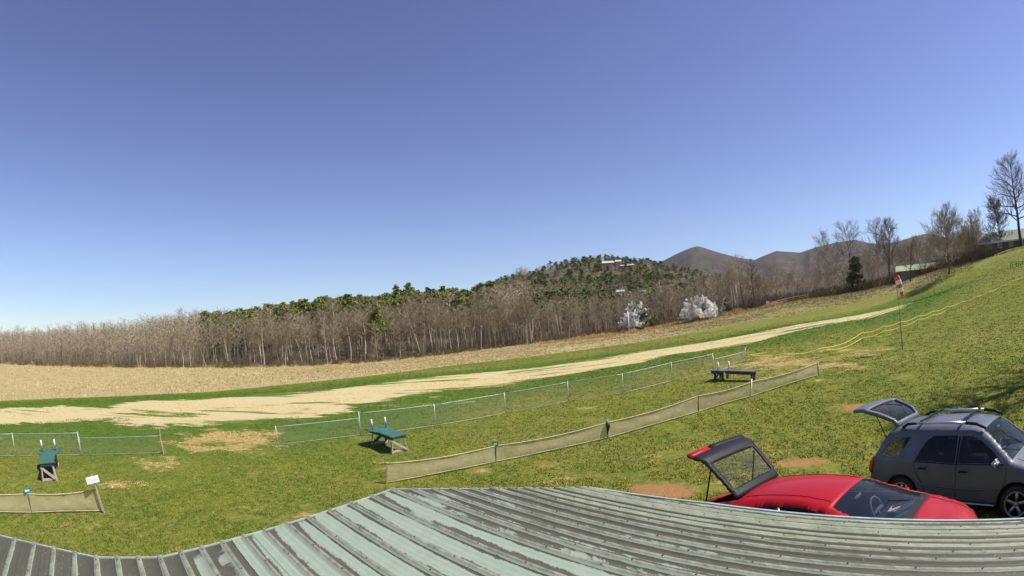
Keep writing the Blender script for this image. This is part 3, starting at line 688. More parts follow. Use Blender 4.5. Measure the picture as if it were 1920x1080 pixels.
def chain_fence(base_px, hgts, label, gate_like=False, over=0.05):
    B = [Vector(ground(*p)) for p in base_px]
    root = empty('chain_link_fence', B[0], label, 'fence', 'chain link fences along the dirt strip')
    off = -B[0]; L = [b + off for b in B]
    for b, h in zip(L, hgts):
        m = MB(); m.tube([b - Vector((0, 0, .2)), b + Vector((0, 0, h + over))], .017, 8); m.build('post', M_GALV, root, True)
    top = MB(); bot = MB(); mesh = TB()
    for i in range(len(L) - 1):
        a, b = L[i], L[i + 1]; ha = min(hgts[i], hgts[i + 1]); hb_ = ha
        n = max(2, int((b - a).length / .4)); P_ = []
        for k in range(n + 1):
            q = a.lerp(b, k / n); g = gz(q.x - off.x, q.y - off.y) + off.z; P_.append(Vector((q.x, q.y, g)))
        tp = [a.lerp(b, k / 8) + Vector((0, 0, ha)) for k in range(9)]
        top.tube(tp, .012, 6)
        bot.tube([p + Vector((0, 0, .05)) for p in P_], .008, 5)
        ln = (b - a).length; nd = int(ln / .07); s = .062
        for k in range(-int(ha / .07), nd):
            for sg in (1, -1):
                x0, x1 = (k * .07, k * .07 + ha) if sg == 1 else (k * .07 + ha, k * .07)
                z0, z1 = 0.05, ha
                pts = []
                for xx, zz in ((x0, z0), (x1, z1)): pts.append([xx, zz])
                (xa, za), (xb, zb) = pts
                lo_, hi_ = 0.0, ln                       # clip to the bay
                def cut(xa, za, xb, zb, lim, keep_less):
                    ia = (xa <= lim) if keep_less else (xa >= lim); ib = (xb <= lim) if keep_less else (xb >= lim)
                    if not ia and not ib: return None
                    t = (lim - xa) / (xb - xa) if xb != xa else 0
                    if not ia: xa, za = lim, za + (zb - za) * t
                    elif not ib: xb, zb = lim, za + (zb - za) * t
                    return xa, za, xb, zb
                r = cut(xa, za, xb, zb, hi_, True)
                if r: r = cut(*r, lo_, False)
                if not r: continue
                xa, za, xb, zb = r
                pa = a.lerp(b, xa / ln) + Vector((0, 0, za)); pb = a.lerp(b, xb / ln) + Vector((0, 0, zb))
                d = (pb - pa); 
                if d.length < .02: continue
                w = d.cross((b - a).cross(Vector((0, 0, 1)))).normalized() * .0013
                V = np.array([pa - w, pb - w, pb + w]); V2 = np.array([pa - w, pb + w, pa + w])
                mesh.tris(np.stack([V, V2]))
    top.build('top_rail', M_GALV, root, True); bot.build('tension_wire', M_GALV, root, True)
    obj_tris('wire_mesh', *mesh.arrays(), M_WIRE, root)
    return root
chain_fence([(-130, 856), (30, 856), (152, 854)], [.95, .95, .95], 'higher chain link fence at the left behind the narrow green table')
chain_fence([(153, 854), (305, 850)], [.74, .86], 'low chain link fence left of the worn gap, ending at a leaning post')
chain_fence([(521, 835), (676, 817)], [.80, .80], 'low chain link fence right of the worn gap')
chain_fence([(677, 817), (817, 799), (948, 775), (1066, 753), (1168, 738), (1260, 715), (1337, 698)], [1.02] * 7, 'long high chain link fence running behind the wide green table')
chain_fence([(1338, 698), (1398, 682)], [.72, .72], 'short low chain link fence behind the dark bench', over=.25)
# the frayed yellow stake tied to the last post of the left fence
b = ground(307, 851); m = MB(); m.tube([b - np.array([0, 0, .1]), upto(b, 301, 824), upto(b, 299, 803)], [.03, .028, .02], 6)
m.tube([upto(b, 301, 824) , upto(b, 306, 836), upto(b, 312, 852)], .012, 5)
tag(m.build('leaning_stake', M_RAWWOOD), 'pale wooden stake leaning on the end post beside the worn gap', 'stake')

# tan debris netting on stakes
nm_, nt, b_ = new_mat('tan_netting'); c = coords(nt)
f = noise(nt, c, 3, 5, .6); w1 = nt.nodes.new('ShaderNodeTexWave'); w1.inputs['Scale'].default_value = 9; w1.bands_direction = 'Z'; nt.links.new(c, w1.inputs[0]); w1.inputs['Distortion'].default_value = 1.5
nt.links.new(ramp(nt, f, [(.3, (.46, .37, .21)), (.7, (.60, .50, .31))]), b_.inputs['Base Color']); b_.inputs['Roughness'].default_value = .8
al = math_(nt, 'ADD', math_(nt, 'MULTIPLY', w1.outputs['Fac'], .16), .46, clamp=True); nt.links.new(al, b_.inputs['Alpha'])
b_.inputs['Transmission Weight'].default_value = 0
M_NET = nm_; M_NETHEM = plain('net_hem', (.55, .45, .27), .8, 0, .2, 10)
def net_fence(base_px, top_px, label, posts, sag=.05):
    B = [Vector(ground(*p)) for p in base_px]; T = [Vector(upto(b, *p)) for b, p in zip(B, top_px)]
    root = empty('net_fence', B[0], label, 'fence'); o0 = B[0]
    V = []; Fq = []; n = 0; lowe = []; upe = []
    for i in range(len(B) - 1):
        for k in range(12 if i < len(B) - 2 else 13):
            t = k / 12; s = math.sin(math.pi * t); lo = B[i].lerp(B[i + 1], t); hi = T[i].lerp(T[i + 1], t)
            lo.z = gz(lo.x, lo.y) + .04 + .03 * s; hi.z -= sag * s; nrm = (B[i + 1] - B[i]).cross(Vector((0, 0, 1))).normalized()
            lowe.append(lo - o0); upe.append(hi - o0)
            for j in range(7): V.append(lo.lerp(hi, j / 6) - o0 + nrm * (.015 * math.sin(j * 1.0) * s + .008 * math.sin(k * 1.9 + j + i)))
    m_ = len(lowe)
    for i in range(m_ - 1):
        for j in range(6): Fq.append([i * 7 + j, (i + 1) * 7 + j, (i + 1) * 7 + j + 1, i * 7 + j + 1])
    mesh_np('netting', np.array(V), Fq, M_NET, root, True)
    h = MB(); h.tube(upe, .018, 5); h.tube(lowe, .012, 5); h.build('hem', M_NETHEM, root, True)
    for i, kind, ext in posts:
        b, t = B[i] - o0, T[i] - o0; u = (t - b).normalized(); m = MB()
        if kind == 'wood': m.bar(b - u * .2, t + u * ext, .06, .05); m.build('post', M_RAWWOOD, root, bevel=.006)
        elif kind == 'steel':
            m.bar(b - u * .2, t + u * ext, .035, .006); m.bar(b - u * .2, t + u * ext, .006, .035); m.build('post', M_STEEL, root)
        else: m.tube([b - u * .2, t + u * ext], .03, 8); m.build('post', M_WHITE if kind == 'white' else M_GWOOD, root, True)
    return root, B, T
M_STEEL = plain('brown_steel_stake', (.10, .085, .07), .6, .3, .3, 20)
_, NB, NT = net_fence([(725, 907), (930, 867), (1140, 822), (1310, 773), (1408, 744), (1535, 704)], [(725, 869), (929, 836), (1139, 792), (1309, 742), (1409, 716), (1534, 680)],
          'long tan netting fence on stakes right of the middle of the lawn', [(0, 'wood', .03), (1, 'steel', .06), (2, 'pole', .10), (3, 'steel', .05), (4, 'white', .12), (5, 'pole', .06)], .07)
_, LB, LT = net_fence([(-170, 955), (60, 963), (196, 960)], [(-172, 918), (52, 926), (182, 918)], 'short tan netting fence in the lower left corner', [(0, 'steel', .05), (1, 'steel', .05)], .06)
# number plates on the netting stakes
M_TEAL = plain('teal_plastic', (.02, .23, .19), .45, 0, .1, 8)
def plate(base, top, w, h, label, digits=None, tilt=0):
    d = Vector((base[0], base[1], 0)).normalized(); rt = Vector((d.y, -d.x, 0)); c = Vector(top); root = empty('number_plate', c, label, 'sign', 'teal plates on the netting stakes')
    M_ = Matrix((rt, -d, (0, 0, 1))).transposed()
    m = MB(); m.box((0, 0, 0), (w, .03, h), M_); m.build('board', M_TEAL, root, bevel=.006)
    m = MB(); o = -d * .0175
    m.box(o, (w * .6, .004, h * .30), M_)
    m.build('pale_stripe', M_WHITE, root); return root
plate(LB[1], LT[1] + Vector((0, 0, .10)), .24, .16, 'teal plate on the stake of the lower left netting')
plate(NB[1], NT[1] + Vector((0, 0, .07)), .20, .17, 'teal plate on the second stake of the long netting fence')
# dark thing hung on the thick stake of the long netting
b = NT[2]; m = MB(); m.tube([b + Vector((-.02, -.05, .05)), b + Vector((0, -.06, -.05)), b + Vector((.01, -.06, -.14)), b + Vector((-.01, -.05, -.3)), b + Vector((-.02, -.05, -.42))], [.03, .07, .075, .04, .02], 8)
tag(m.build('hanging_bag', M_BLACK, None, True), 'small dark bag hanging on the thick stake of the long netting fence', 'bag')

# white board on a leaning post at the end of the lower left netting
b = Vector(ground(197, 962)); t = Vector(upto(b, 173, 892)); root = empty('board_sign', b, 'white board on a leaning grey post beside the lower left netting', 'sign')
m = MB(); m.bar((0, 0, -.15), (t - b) * 1.04, .055, .045); m.build('post', M_GWOOD, root, bevel=.005)
d = Vector((b.x, b.y, 0)).normalized(); rt = Vector((d.y, -d.x, .10)).normalized(); upv = rt.cross(d); c = Vector(upto(b, 173.5, 899)) - b - d * .05
M_ = Matrix((rt, -d, upv)).transposed(); M_ = Matrix((rt, (d * -1), upv)).transposed()
m = MB(); m.box(c, (.40, .03, .20), M_); m.build('board', M_WHITE, root, bevel=.004)
m = MB(); m.box(c - d * .018 + rt * -.01 + upv * .035, (.28, .004, .012), M_); m.box(c - d * .018 + upv * -.01, (.30, .004, .010), M_); m.box(c - d * .018 + rt * -.03 + upv * -.05, (.22, .004, .010), M_)
m.build('faded_lines', plain('faded_print', (.55, .55, .54), .6, 0, .1, 9), root)

# ------------------------------------------------------------------ starting tables
gm_, nt, b_ = new_mat('green_tabletop'); c = coords(nt); f = noise(nt, c, 5, 6, .7)
nt.links.new(ramp(nt, f, [(.3, (.026, .085, .058)), (.55, (.042, .125, .082)), (.8, (.09, .175, .125))]), b_.inputs['Base Color']); b_.inputs['Roughness'].default_value = .62; M_GTOP = gm_
M_GREYTOP = plain('grey_weathered_top', (.10, .10, .105), .75, 0, .35, 7)
M_PAD = plain('pale_foam_sleeve', (.66, .60, .58), .8, 0, .12, 18); M_ROD = plain('dark_green_rod', (.03, .08, .07), .6)
M_LEGLIT = plain('bare_leg_wood', (.40, .35, .30), .85, 0, .25, 18, bmp=.3)
def start_table(name, label, near_l, near_r, far_mid, hgt, topm, prong_px, wing=.52, half=.30, pale=True):
    a, b2 = Vector(near_l), Vector(near_r); mid = (a + b2) / 2; ax = Vector((far_mid[0] - mid.x, far_mid[1] - mid.y, 0)); Ln = ax.length; ax.normalize()
    root = empty(name, mid, label, 'table'); root.rotation_euler.z = math.atan2(ax.y, ax.x)
    hw = (b2 - a).length / 2; top_poly = [(-.10, -half), (Ln * .55, -half), (Ln * .80, -wing), (Ln + .22, -wing), (Ln + .28, -wing * .55), (Ln + .30, 0), (Ln + .28, wing * .55), (Ln + .22, wing), (Ln * .80, wing), (Ln * .55, half), (-.10, half)]
    m = MB(); m.prism(top_poly, hgt - .045, hgt); m.build('tabletop', topm, root, bevel=.008)
    m = MB(); z = hgt - .10
    m.bar((-.05, -half + .05, z), (Ln, -half + .05, z), .04, .11); m.bar((-.05, half - .05, z), (Ln, half - .05, z), .04, .11); m.bar((Ln * .92, -wing + .06, z), (Ln * .92, wing - .06, z), .11, .04); m.bar((-.05, -half + .07, z), (-.05, half - .07, z), .11, .04)
    m.build('apron', M_DWOOD, root)
    lm = M_LEGLIT
    for x, hw_ in ((0, hw), (Ln, hw * 1.0)):
        for s in (-1, 1):
            m = MB(); m.bar((x - (.04 if x == 0 else -.04), s * hw_, -.05), (x, s * (half - .08), hgt - .05), .085, .045); m.build('leg', lm, root, bevel=.004)
        m = MB(); m.bar((x, -hw_ + .04, .06), (x, hw_ - .04, .06), .04, .09); m.build('stretcher', lm, root, bevel=.004)
        m = MB(); sg = 1 if x == 0 else -1
        m.bar((x - .05, hw_ * .9 * sg, .62 * hgt + .1), (x - .05, -hw_ * .85 * sg, .08), .04, .09); m.build('brace', lm, root, bevel=.004)
    for s in (-1, 1):
        m = MB(); m.bar((Ln, s * half * .8, .12), (Ln * .55, s * half * .8, hgt - .1), .04, .08); m.build('brace', M_DWOOD, root)
    for s in (-1, 1):
        y = s * wing * prong_px; m = MB(); m.tube([(Ln * .94, y, hgt - .02), (Ln * .94, y, hgt + .13)], .022, 8); m.build('prong', M_ROD, root, True)
        m = MB(); m.tube([(Ln * .94, y, hgt + .12), (Ln * .955, y, hgt + .43)], .036, 10); m.build('foam_sleeve', M_PAD, root, True, bevel=.008)
    return root
start_table('start_table', 'wide green starting table with two pale prongs near the low fence gap', ground(733, 851), ground(765, 845), ground(712, 832), .68, M_GTOP, .62, .50, .34)
start_table('start_table', 'narrow green starting table at the left with two pale prongs', ground(80.5, 903), ground(107, 901), ground(98, 876), .68, M_GTOP, .62, .46, .30)

# the dark bench by the short fence: its long arm points right
a = Vector(ground(1346, 712)); b2 = Vector(ground(1364, 709)); e = Vector(ground(1412, 713))
hgt = float(upto(a, 1345, 698)[2] - a.z); root = empty('start_bench', a, 'dark grey bench with two pale posts beside the short fence', 'table')
ax = (e - a); ax.z = 0; Lb = ax.length; ax.normalize(); root.rotation_euler.z = math.atan2(ax.y, ax.x); hgt = max(hgt, .52)
m = MB(); m.prism([(-.25, -.32), (.55, -.32), (.75, -.17), (Lb + .12, -.17), (Lb + .12, .17), (.75, .17), (.55, .34), (-.25, .34)], hgt - .05, hgt); m.build('bench_top', M_GREYTOP, root, bevel=.006)
m = MB(); m.bar((-.2, -.28, hgt - .11), (.5, -.28, hgt - .11), .04, .12); m.bar((.6, -.14, hgt - .11), (Lb + .08, -.14, hgt - .11), .04, .12); m.bar((.6, .14, hgt - .11), (Lb + .08, .14, hgt - .11), .04, .12); m.bar((-.2, .3, hgt - .11), (.5, .3, hgt - .11), .04, .12); m.build('apron', M_DWOOD, root)
for x, y in ((0, -.24), (.45, .24), (0, .24), (.45, -.2), (Lb, -.12), (Lb, .12)):
    m = MB(); m.bar((x, y, -.06), (x, y, hgt - .05), .09, .09); m.build('leg', M_DWOOD, root, bevel=.004)
m = MB(); m.bar((.03, -.26, .12), (.30, -.26, hgt - .1), .04, .08); m.build('brace', M_DWOOD, root)
for x, y in ((.18, -.2), (.55, .24)):
    m = MB(); m.tube([(x, y, hgt - .02), (x, y, hgt + .42)], .045, 10); m.build('post', M_PAD, root, True, bevel=.008)

# ------------------------------------------------------------------ windsock
M_ORANGE = plain('orange_nylon', (.72, .10, .025), .6, 0, .15, 6); M_WNYL = plain('white_nylon', (.82, .80, .80), .6, 0, .05, 6); M_DPOLE = plain('dark_pole', (.16, .165, .17), .5, .3, .2, 10)
b = Vector(ground(1692, 656)); root = empty('windsock', b, 'limp orange and white windsock on a slim dark pole', 'windsock'); tp = Vector(upto(b, 1679, 519)) - b
m = MB(); m.tube([(0, 0, -.2), tp * .5, tp], [.022, .018, .013], 8); m.build('pole', M_DPOLE, root, True)
m = MB(); m.tube([(0, 0, 0), (0, 0, .75)], .032, 8); m.build('ground_post', M_DPOLE, root, True)
sk = [Vector(upto(b, x, y)) - b for x, y in ((1680.5, 518), (1684, 525), (1686, 533), (1688, 540), (1690, 547), (1692, 555))]; rr = [.19, .185, .165, .15, .125, .10]
for i in range(5):
    m = MB(); n_ = 14; pts = [sk[i].lerp(sk[i + 1], k / 3) for k in range(4)]; rs = [rr[i] + (rr[i + 1] - rr[i]) * k / 3 for k in range(4)]
    m.tube(pts, rs, n_, cap=False)
    for k, v in enumerate(m.v):
        ang = (k % n_) * 2 * math.pi / n_; f_ = 1 + .10 * math.sin(3 * ang + i + (k // n_) * .5); c_ = pts[k // n_]; m.v[k] = tuple(c_ + (Vector(v) - c_) * f_)
    m.build('orange_band' if i % 2 == 0 else 'white_band', M_ORANGE if i % 2 == 0 else M_WNYL, root, True)
m = MB(); m.tube([sk[0] + Vector((math.cos(t) * .19, math.sin(t) * .19, .02)) for t in np.linspace(0, 6.28, 17)], .012, 5); m.build('hoop', M_DPOLE, root, True)

# ------------------------------------------------------------------ yellow rope fence
M_ROPE = plain('yellow_rope', (.72, .66, .06), .6, 0, .15, 20)
def rope_line(pairs, label, posts, r=.028):
    B = [Vector(ground(*p[0])) for p in pairs]; root = empty('rope_fence', B[0], label, 'fence', 'yellow rope fences on the slope'); o0 = B[0]
    for row in (1, 2):
        m = MB(); pts = []
        T = [Vector(upto(b, *p[row])) if p[row] else None for b, p in zip(B, pairs)]
        idx = [i for i in range(len(T)) if T[i] is not None]
        for i, j in zip(idx[:-1], idx[1:]):
            n = 7
            for k in range(n): t = k / n; q = T[i].lerp(T[j], t) - o0; q.z -= .15 * math.sin(math.pi * t) * min(1.5, (T[i] - T[j]).length / 2.5); pts.append(q)
        if not idx: continue
        pts.append(T[idx[-1]] - o0); m.tube(pts, r, 5); m.build('rope', M_ROPE, root, True)
    for i in posts:
        p = pairs[i]; t = Vector(upto(B[i], *p[1])) - o0; m = MB(); m.tube([B[i] - o0 - Vector((0, 0, .15)), t + Vector((0, 0, .03))], .015, 6); m.build('stake', M_DPOLE, root, True)
    return root
rope_line([((1398, 679), (1398, 664), None), ((1470, 672), (1470, 663), None), ((1540, 662), (1540, 653), (1545, 657)), ((1616, 641), (1616, 624), (1618, 633)), ((1656, 632), (1656, 612), (1658, 620)), ((1688, 624), (1687, 604), (1689, 612)),
           ((1720, 614), (1720, 593), (1721, 599)), ((1749, 604), (1749, 584), (1750, 590)), ((1775, 594), (1775, 575), (1776, 581)), ((1803, 583), (1803, 566), (1804, 571)), ((1830, 572), (1830, 556), (1831, 560)),
           ((1853, 562), (1853, 547), (1854, 551)), ((1878, 550), (1878, 536), (1879, 540)), ((1898, 541), (1898, 527), (1899, 531)), ((1925, 528), (1925, 514), (1926, 518)), ((1990, 497), (1990, 483), (1991, 487))],
          'long yellow double rope fence climbing the slope past the windsock', [0, 3, 4, 5, 6, 7, 8, 9, 10, 11, 12, 13, 14], .022)
rope_line([((1616, 641), (1617, 632), (1617, 635)), ((1640, 642), (1640, 631), (1640, 635)), ((1672, 636), (1671, 626), (1672, 632))], 'slack yellow ropes lying low beside the windsock', [0, 2], .012)

# ------------------------------------------------------------------ poles, rails and small things at the far edge
M_POLE = plain('pale_pole_wood', (.40, .34, .27), .85, 0, .25, 6)
b = Vector(ground(1384, 583)); t = Vector(upto(b, 1378, 527)) - b; root = empty('utility_pole', b, 'tall pale wooden utility pole standing at the wood edge', 'pole')
m = MB(); m.tube([(0, 0, -.4), t * .5, t], [.20, .18, .15], 10); m.build('pole', M_POLE, root, True)
m = MB(); m.tube([t * .97 + Vector((-.2, -.15, 0)), t * .97 + Vector((.2, -.15, 0))], .035, 6); m.build('bracket', M_GALV, root)
b = Vector(ground(1180, 623)); t = Vector(upto(b, 1177, 584)) - b; root = empty('pole', b, 'thin white pole beside the half white flowering tree', 'pole')
m = MB(); m.tube([(0, 0, -.4), t], [.13, .11], 8); m.build('shaft', M_WHITE, root, True); m = MB(); m.box(t + Vector((-.45, 0, -.9)), (.5, .2, .6)); m.build('box', M_WHITE, root, bevel=.03)
b = Vector(ground(1440, 576)); root = empty('small_sign', b, 'small white sign at the left end of the wooden rail fence', 'sign')
d = Vector((b.x, b.y, 0)).normalized(); rt = Vector((d.y, -d.x, 0)); M_ = Matrix((rt, -d, (0, 0, 1))).transposed(); tz = float(upto(b, 1440, 568)[2] - b.z)
m = MB(); m.tube([(0, 0, -.1), (0, 0, tz)], .04, 6); m.build('post', M_GWOOD, root); m = MB(); m.box(d * -.06 + Vector((0, 0, tz)), (.75, .04, .72), M_); m.build('board', M_WHITE, root, bevel=.01)
rp = [(1440, 577), (1452, 573.5), (1464, 570.5), (1476, 567.5), (1488, 565), (1500, 562.5), (1515, 560.5)]; B = [Vector(ground(*p)) for p in rp]; o0 = B[0]
root = empty('rail_fence', o0, 'pale wooden rail fence curving along the field edge left of the bare trees', 'fence'); M_RAIL = plain('orange_rail_wood', (.50, .33, .18), .8, 0, .2, 8)
for q in B: m = MB(); m.bar(q - o0 - Vector((0, 0, .2)), q - o0 + Vector((0, 0, 1.0)), .12); m.build('post', M_RAIL, root)
for h_ in (.9, .5):
    m = MB(); m.tube([q - o0 + Vector((0, 0, h_)) for q in B], .06, 5); m.build('rail', M_RAIL, root, True)
b = Vector(ground(1908, 499)); root = empty('trough', b, 'small grey open framed box on the slope at the right edge', 'box'); root.rotation_euler.z = rad(-35)
for x in (-.8, 0, .8):
    for y in (-.25, .25): m = MB(); m.bar((x, y, -.1), (x, y, .42), .07); m.build('leg', M_GWOOD, root)
m = MB(); m.box((0, 0, .44), (1.8, .62, .06)); m.build('top', plain('pale_boards', (.50, .47, .40), .8), root, bevel=.005)
b = Vector(ground(1806, 494)); root = empty('small_sign', b, 'tiny white and red sign between the spreading tree and the low house', 'sign'); d = Vector((b.x, b.y, 0)).normalized(); rt = Vector((d.y, -d.x, 0)); M_ = Matrix((rt, -d, (0, 0, 1))).transposed()
m = MB(); m.bar((0, 0, -.1), (0, 0, .5), .05); m.build('post', M_GWOOD, root); m = MB(); m.box((0, 0, .5), (.5, .05, .4), M_); m.build('board', M_WHITE, root); m = MB(); m.box(Vector((0, 0, .72)), (.5, .05, .05), M_); m.build('red_edge', M_ORANGE, root)

# ------------------------------------------------------------------ buildings
M_HROOF = plain('grey_green_shingle', (.17, .185, .14), .85, 0, .2, 5, bmp=.3); M_HWALL = plain('brown_boards', (.20, .115, .06), .8, 0, .3, 6); M_GLASSD = plain('dark_window', (.02, .025, .03), .1, 0, .2, 4, spec=.8)
M_TRIM = plain('pale_trim', (.62, .58, .52), .6, 0, .1, 6); M_GREENR = plain('green_metal_roof', (.27, .34, .17), .6, .1, .12, 3); M_STONE = plain('grey_block', (.25, .23, .21), .9, 0, .25, 4)
def hip_house(name, o0, rz, L, Wd, eave, ridge, inset, label, mw, mr, wins, over=.7, dz=2.5):
    root = empty(name, o0, label, 'building', rz=rz)
    m = MB(); m.box((0, 0, (eave - dz) / 2), (L, Wd, eave + dz)); m.build('wall', mw, root)
    x, y = L / 2 + over, Wd / 2 + over; V = [(-x, -y, eave), (x, -y, eave), (x, y, eave), (-x, y, eave), (-x + inset, 0, ridge), (x - inset, 0, ridge)]
    V += [(p[0], p[1], p[2] - .22) for p in V[:4]]
    r = mesh_np('roof', np.array(V), [[0, 1, 5, 4], [1, 2, 5], [2, 3, 4, 5], [3, 0, 4], [9, 8, 7, 6], [0, 6, 7, 1], [1, 7, 8, 2], [2, 8, 9, 3], [3, 9, 6, 0]], mr, root)
    m = MB()
    for a_, b_ in (((-x, -y), (x, -y)), ((x, -y), (x, y)), ((-x, -y), (-x, y))): m.bar((a_[0], a_[1], eave - .12), (b_[0], b_[1], eave - .12), .05, .26)
    m.build('fascia', M_TRIM, root)
    for cx, w, h, z in wins:
        m = MB(); m.box((cx, -Wd / 2 - .02, z), (w, .06, h)); f_ = m.build('window', M_TRIM, root)
        m = MB(); m.box((cx, -Wd / 2 - .06, z), (w - .16, .03, h - .16)); m.build('pane', M_GLASSD, f_)
    return root
def face_at(px, py, d, yaw):
    p = at(float(px), float(py), d); return Vector((p[0], p[1], gz(p[0], p[1])))
# low house at the top of the slope, long side towards us
p = Vector(ground(1872, 474)); az_ = math.atan2(p.x, p.y)
H1 = hip_house('house', p + Vector((5.4, 1.2, 0)), -az_ + rad(6), 12.5, 7.5, 1.95, 3.9, 2.4, 'low brown house with a pale grey green roof at the top of the slope', M_HWALL, M_HROOF, [(-4.2, 1.5, .9, 1.25), (-1.9, .9, .9, 1.25), (.4, .9, .9, 1.25), (2.6, 1.2, .9, 1.25), (4.8, 1.2, .9, 1.25)])
bpy.context.view_layer.update()
# long green-roofed barn in the dip behind the trees
p = at(1760.0, 508.0, 104.0); az_ = math.atan2(p[0], p[1]); z = float(at(1760.0, 501.0, 104.0)[2])
root = empty('barn', (p[0], p[1], z - 2.6), 'long low barn with a pale green metal roof beyond the bare trees', 'building', rz=-az_ + rad(4))
m = MB(); m.box((0, 0, .6), (16.2, 6.5, 3.9)); m.build('wall', M_STONE, root)
V = [(-9.0, -4, 2.5), (9.0, -4, 2.5), (9.0, 0, 3.6), (-9.0, 0, 3.6), (9.0, 4, 2.5), (-9.0, 4, 2.5)]; V += [(a_, b2_, c_ - .15) for a_, b2_, c_ in V]
mesh_np('roof', np.array(V), [[0, 1, 2, 3], [3, 2, 4, 5], [7, 6, 9, 8], [8, 9, 11, 10], [0, 6, 7, 1], [1, 7, 8, 2], [2, 8, 10, 4], [4, 10, 11, 5], [3, 5, 11, 9], [0, 3, 9, 6]], M_GREENR, root)
for x in (-4.5, .2, 4.4): m = MB(); m.box((x, -3.28, 1.5), (1.3, .06, .8)); m.build('window', M_GLASSD, root)
m = MB(); m.bar((-8.7, -3.8, -1.4), (-8.7, -3.8, 2.4), .2); m.build('porch_post', M_HWALL, root)
# houses up on the wooded hill
M_PINKR = plain('pinkish_roof', (.50, .36, .31), .7, 0, .15, 3); M_TANW = plain('tan_wall', (.42, .33, .21), .8, 0, .15, 3); M_WHITER = plain('white_metal_roof', (.50, .46, .43), .6, 0, .06, 3); M_TANR = plain('tan_shingle', (.46, .40, .31), .8, 0, .15, 4)
def hill_house(px, py, d, L, Wd, eave, ridge, label, mw, mr, yaw=0.0, dz=6, nwin=4):
    p = at(float(px), float(py), d); az = math.atan2(p[0], p[1]); return hip_house('house', Vector((p[0], p[1], p[2])), -az + yaw, L, Wd, eave, ridge, L * .12, label, mw, mr, [(L * (-.38 + .76 * k / max(1, nwin - 1)), L * .09, 1.5, eave * .55) for k in range(nwin)], .9, dz)
hill_house(1140, 499, 345, 7.5, 6, 2.0, 3.6, 'house with a pale pink and white roof high on the wooded hill, left of three', M_TANW, M_WHITER, .1)
hill_house(1160, 500, 346, 3, 5, 3.4, 4.8, 'tall narrow tan house between the two low ones high on the hill', M_TANW, M_TANR, 0, nwin=2)
hill_house(1177, 503, 343, 9, 5, 1.8, 2.7, 'long low pinkish roofed house high on the hill, right of three', M_TANW, M_PINKR, -.05)
hill_house(1199, 557, 232, 9, 5, 2.2, 3.0, 'long white roofed house low on the wooded hill', M_TANW, M_WHITER, .1)
hill_house(1222, 558, 228, 5, 5, 1.8, 2.9, 'smaller white roofed house right of the long one low on the hill', M_WHITE, M_WHITER, -.2)
hill_house(1164, 560, 225, 2.4, 2.4, 3.2, 4.0, 'tiny white shed left of the long white roofed house on the hill', M_WHITE, M_WHITER, 0, nwin=1)

# ------------------------------------------------------------------ the club shed roof under the camera
RD = np.array([-.7349, .6779, 0]); RD /= np.linalg.norm(RD)       # direction of the ribs in plan
EA = np.array([RD[1], -RD[0], 0])                                  # across the ribs, to the right
PT = CAM + ray(220.0, 1046.0) * 5.65
SL = .019                                                          # rise along the ribs
RN = np.cross(EA, RD + np.array([0, 0, SL])); RN /= np.linalg.norm(RN); RN *= np.sign(RN[2])
def on_roof(px, py):
    r = ray(float(px), float(py)); q = CAM + r * (((PT - CAM) @ RN) / (r @ RN)); v = q - PT; return float(v @ EA), float(v[:2] @ RD[:2])
def rp3(a, l, up_=0.0): return PT + EA * a + RD * l + np.array([0, 0, SL * l]) + RN * up_
OUT = [on_roof(*p) for p in [(-60, 992), (0, 1005), (90, 1026), (181, 1046), (300, 1046), (339, 1037), (480, 1000), (577, 971), (657, 945), (735, 918), (850, 917.5), (957, 916.5), (1105, 915), (1330, 945)]]
right = OUT[-1][0]
BACK = -12.5
poly = OUT + [(right + .2, BACK), (OUT[0][0] - .6, BACK)]
def eave_at(a):                         # where the sheet ends, along a rib
    xs = [p[0] for p in OUT]; ys = [p[1] for p in OUT]; return float(np.interp(a, xs, ys))
mr, nt, b = new_mat('peeling_mint_roof'); c = coords(nt); sx = nt.nodes.new('ShaderNodeSeparateXYZ'); nt.links.new(c, sx.inputs[0])
def st(x, y, z):
    n = nt.nodes.new('ShaderNodeMapping'); n.inputs['Scale'].default_value = (x, y, z); nt.links.new(c, n.inputs[0]); return n.outputs[0]
n1 = noise(nt, st(2.2, .42, 1), 1.0, 8, .72, .4); n2 = noise(nt, st(9, 3, 1), 1.0, 6, .7); n3 = noise(nt, st(40, 22, 1), 1.0, 3, .6)
zone = nt.nodes.new('ShaderNodeMapRange'); nt.links.new(attr(nt, 'peel'), zone.inputs[0]); zone.inputs[1].default_value = 0; zone.inputs[2].default_value = 1
pe = math_(nt, 'ADD', attr(nt, 'peel'), math_(nt, 'MULTIPLY', math_(nt, 'SUBTRACT', n1, .5), 1.25)); pe = math_(nt, 'ADD', pe, math_(nt, 'MULTIPLY', math_(nt, 'SUBTRACT', n2, .5), .45))
spot = math_(nt, 'MULTIPLY', ramp(nt, noise(nt, st(3.2, 1.3, 1), 1.0, 6, .7, .5), [(.61, 0.0), (.71, 1.0)]), .34); pe = math_(nt, 'ADD', pe, spot)
mint = mix(nt, n2, (.215, .262, .195), (.295, .342, .265)); mint = mix(nt, ramp(nt, n3, [(.62, 0.0), (.72, .5)]), mint, (.20, .215, .19))
bare = mix(nt, n2, (.058, .056, .038), (.105, .10, .068)); bare = mix(nt, ramp(nt, n3, [(.64, 0.0), (.72, .55)]), bare, (.24, .27, .21))
bare = mix(nt, ramp(nt, n1, [(.55, 0.0), (.8, .5)]), bare, (.125, .145, .085))
pf = ramp(nt, math_(nt, 'ADD', pe, math_(nt, 'MULTIPLY', math_(nt, 'SUBTRACT', n3, .5), .22)), [(.44, 0.0), (.50, .35), (.56, 1.0)])
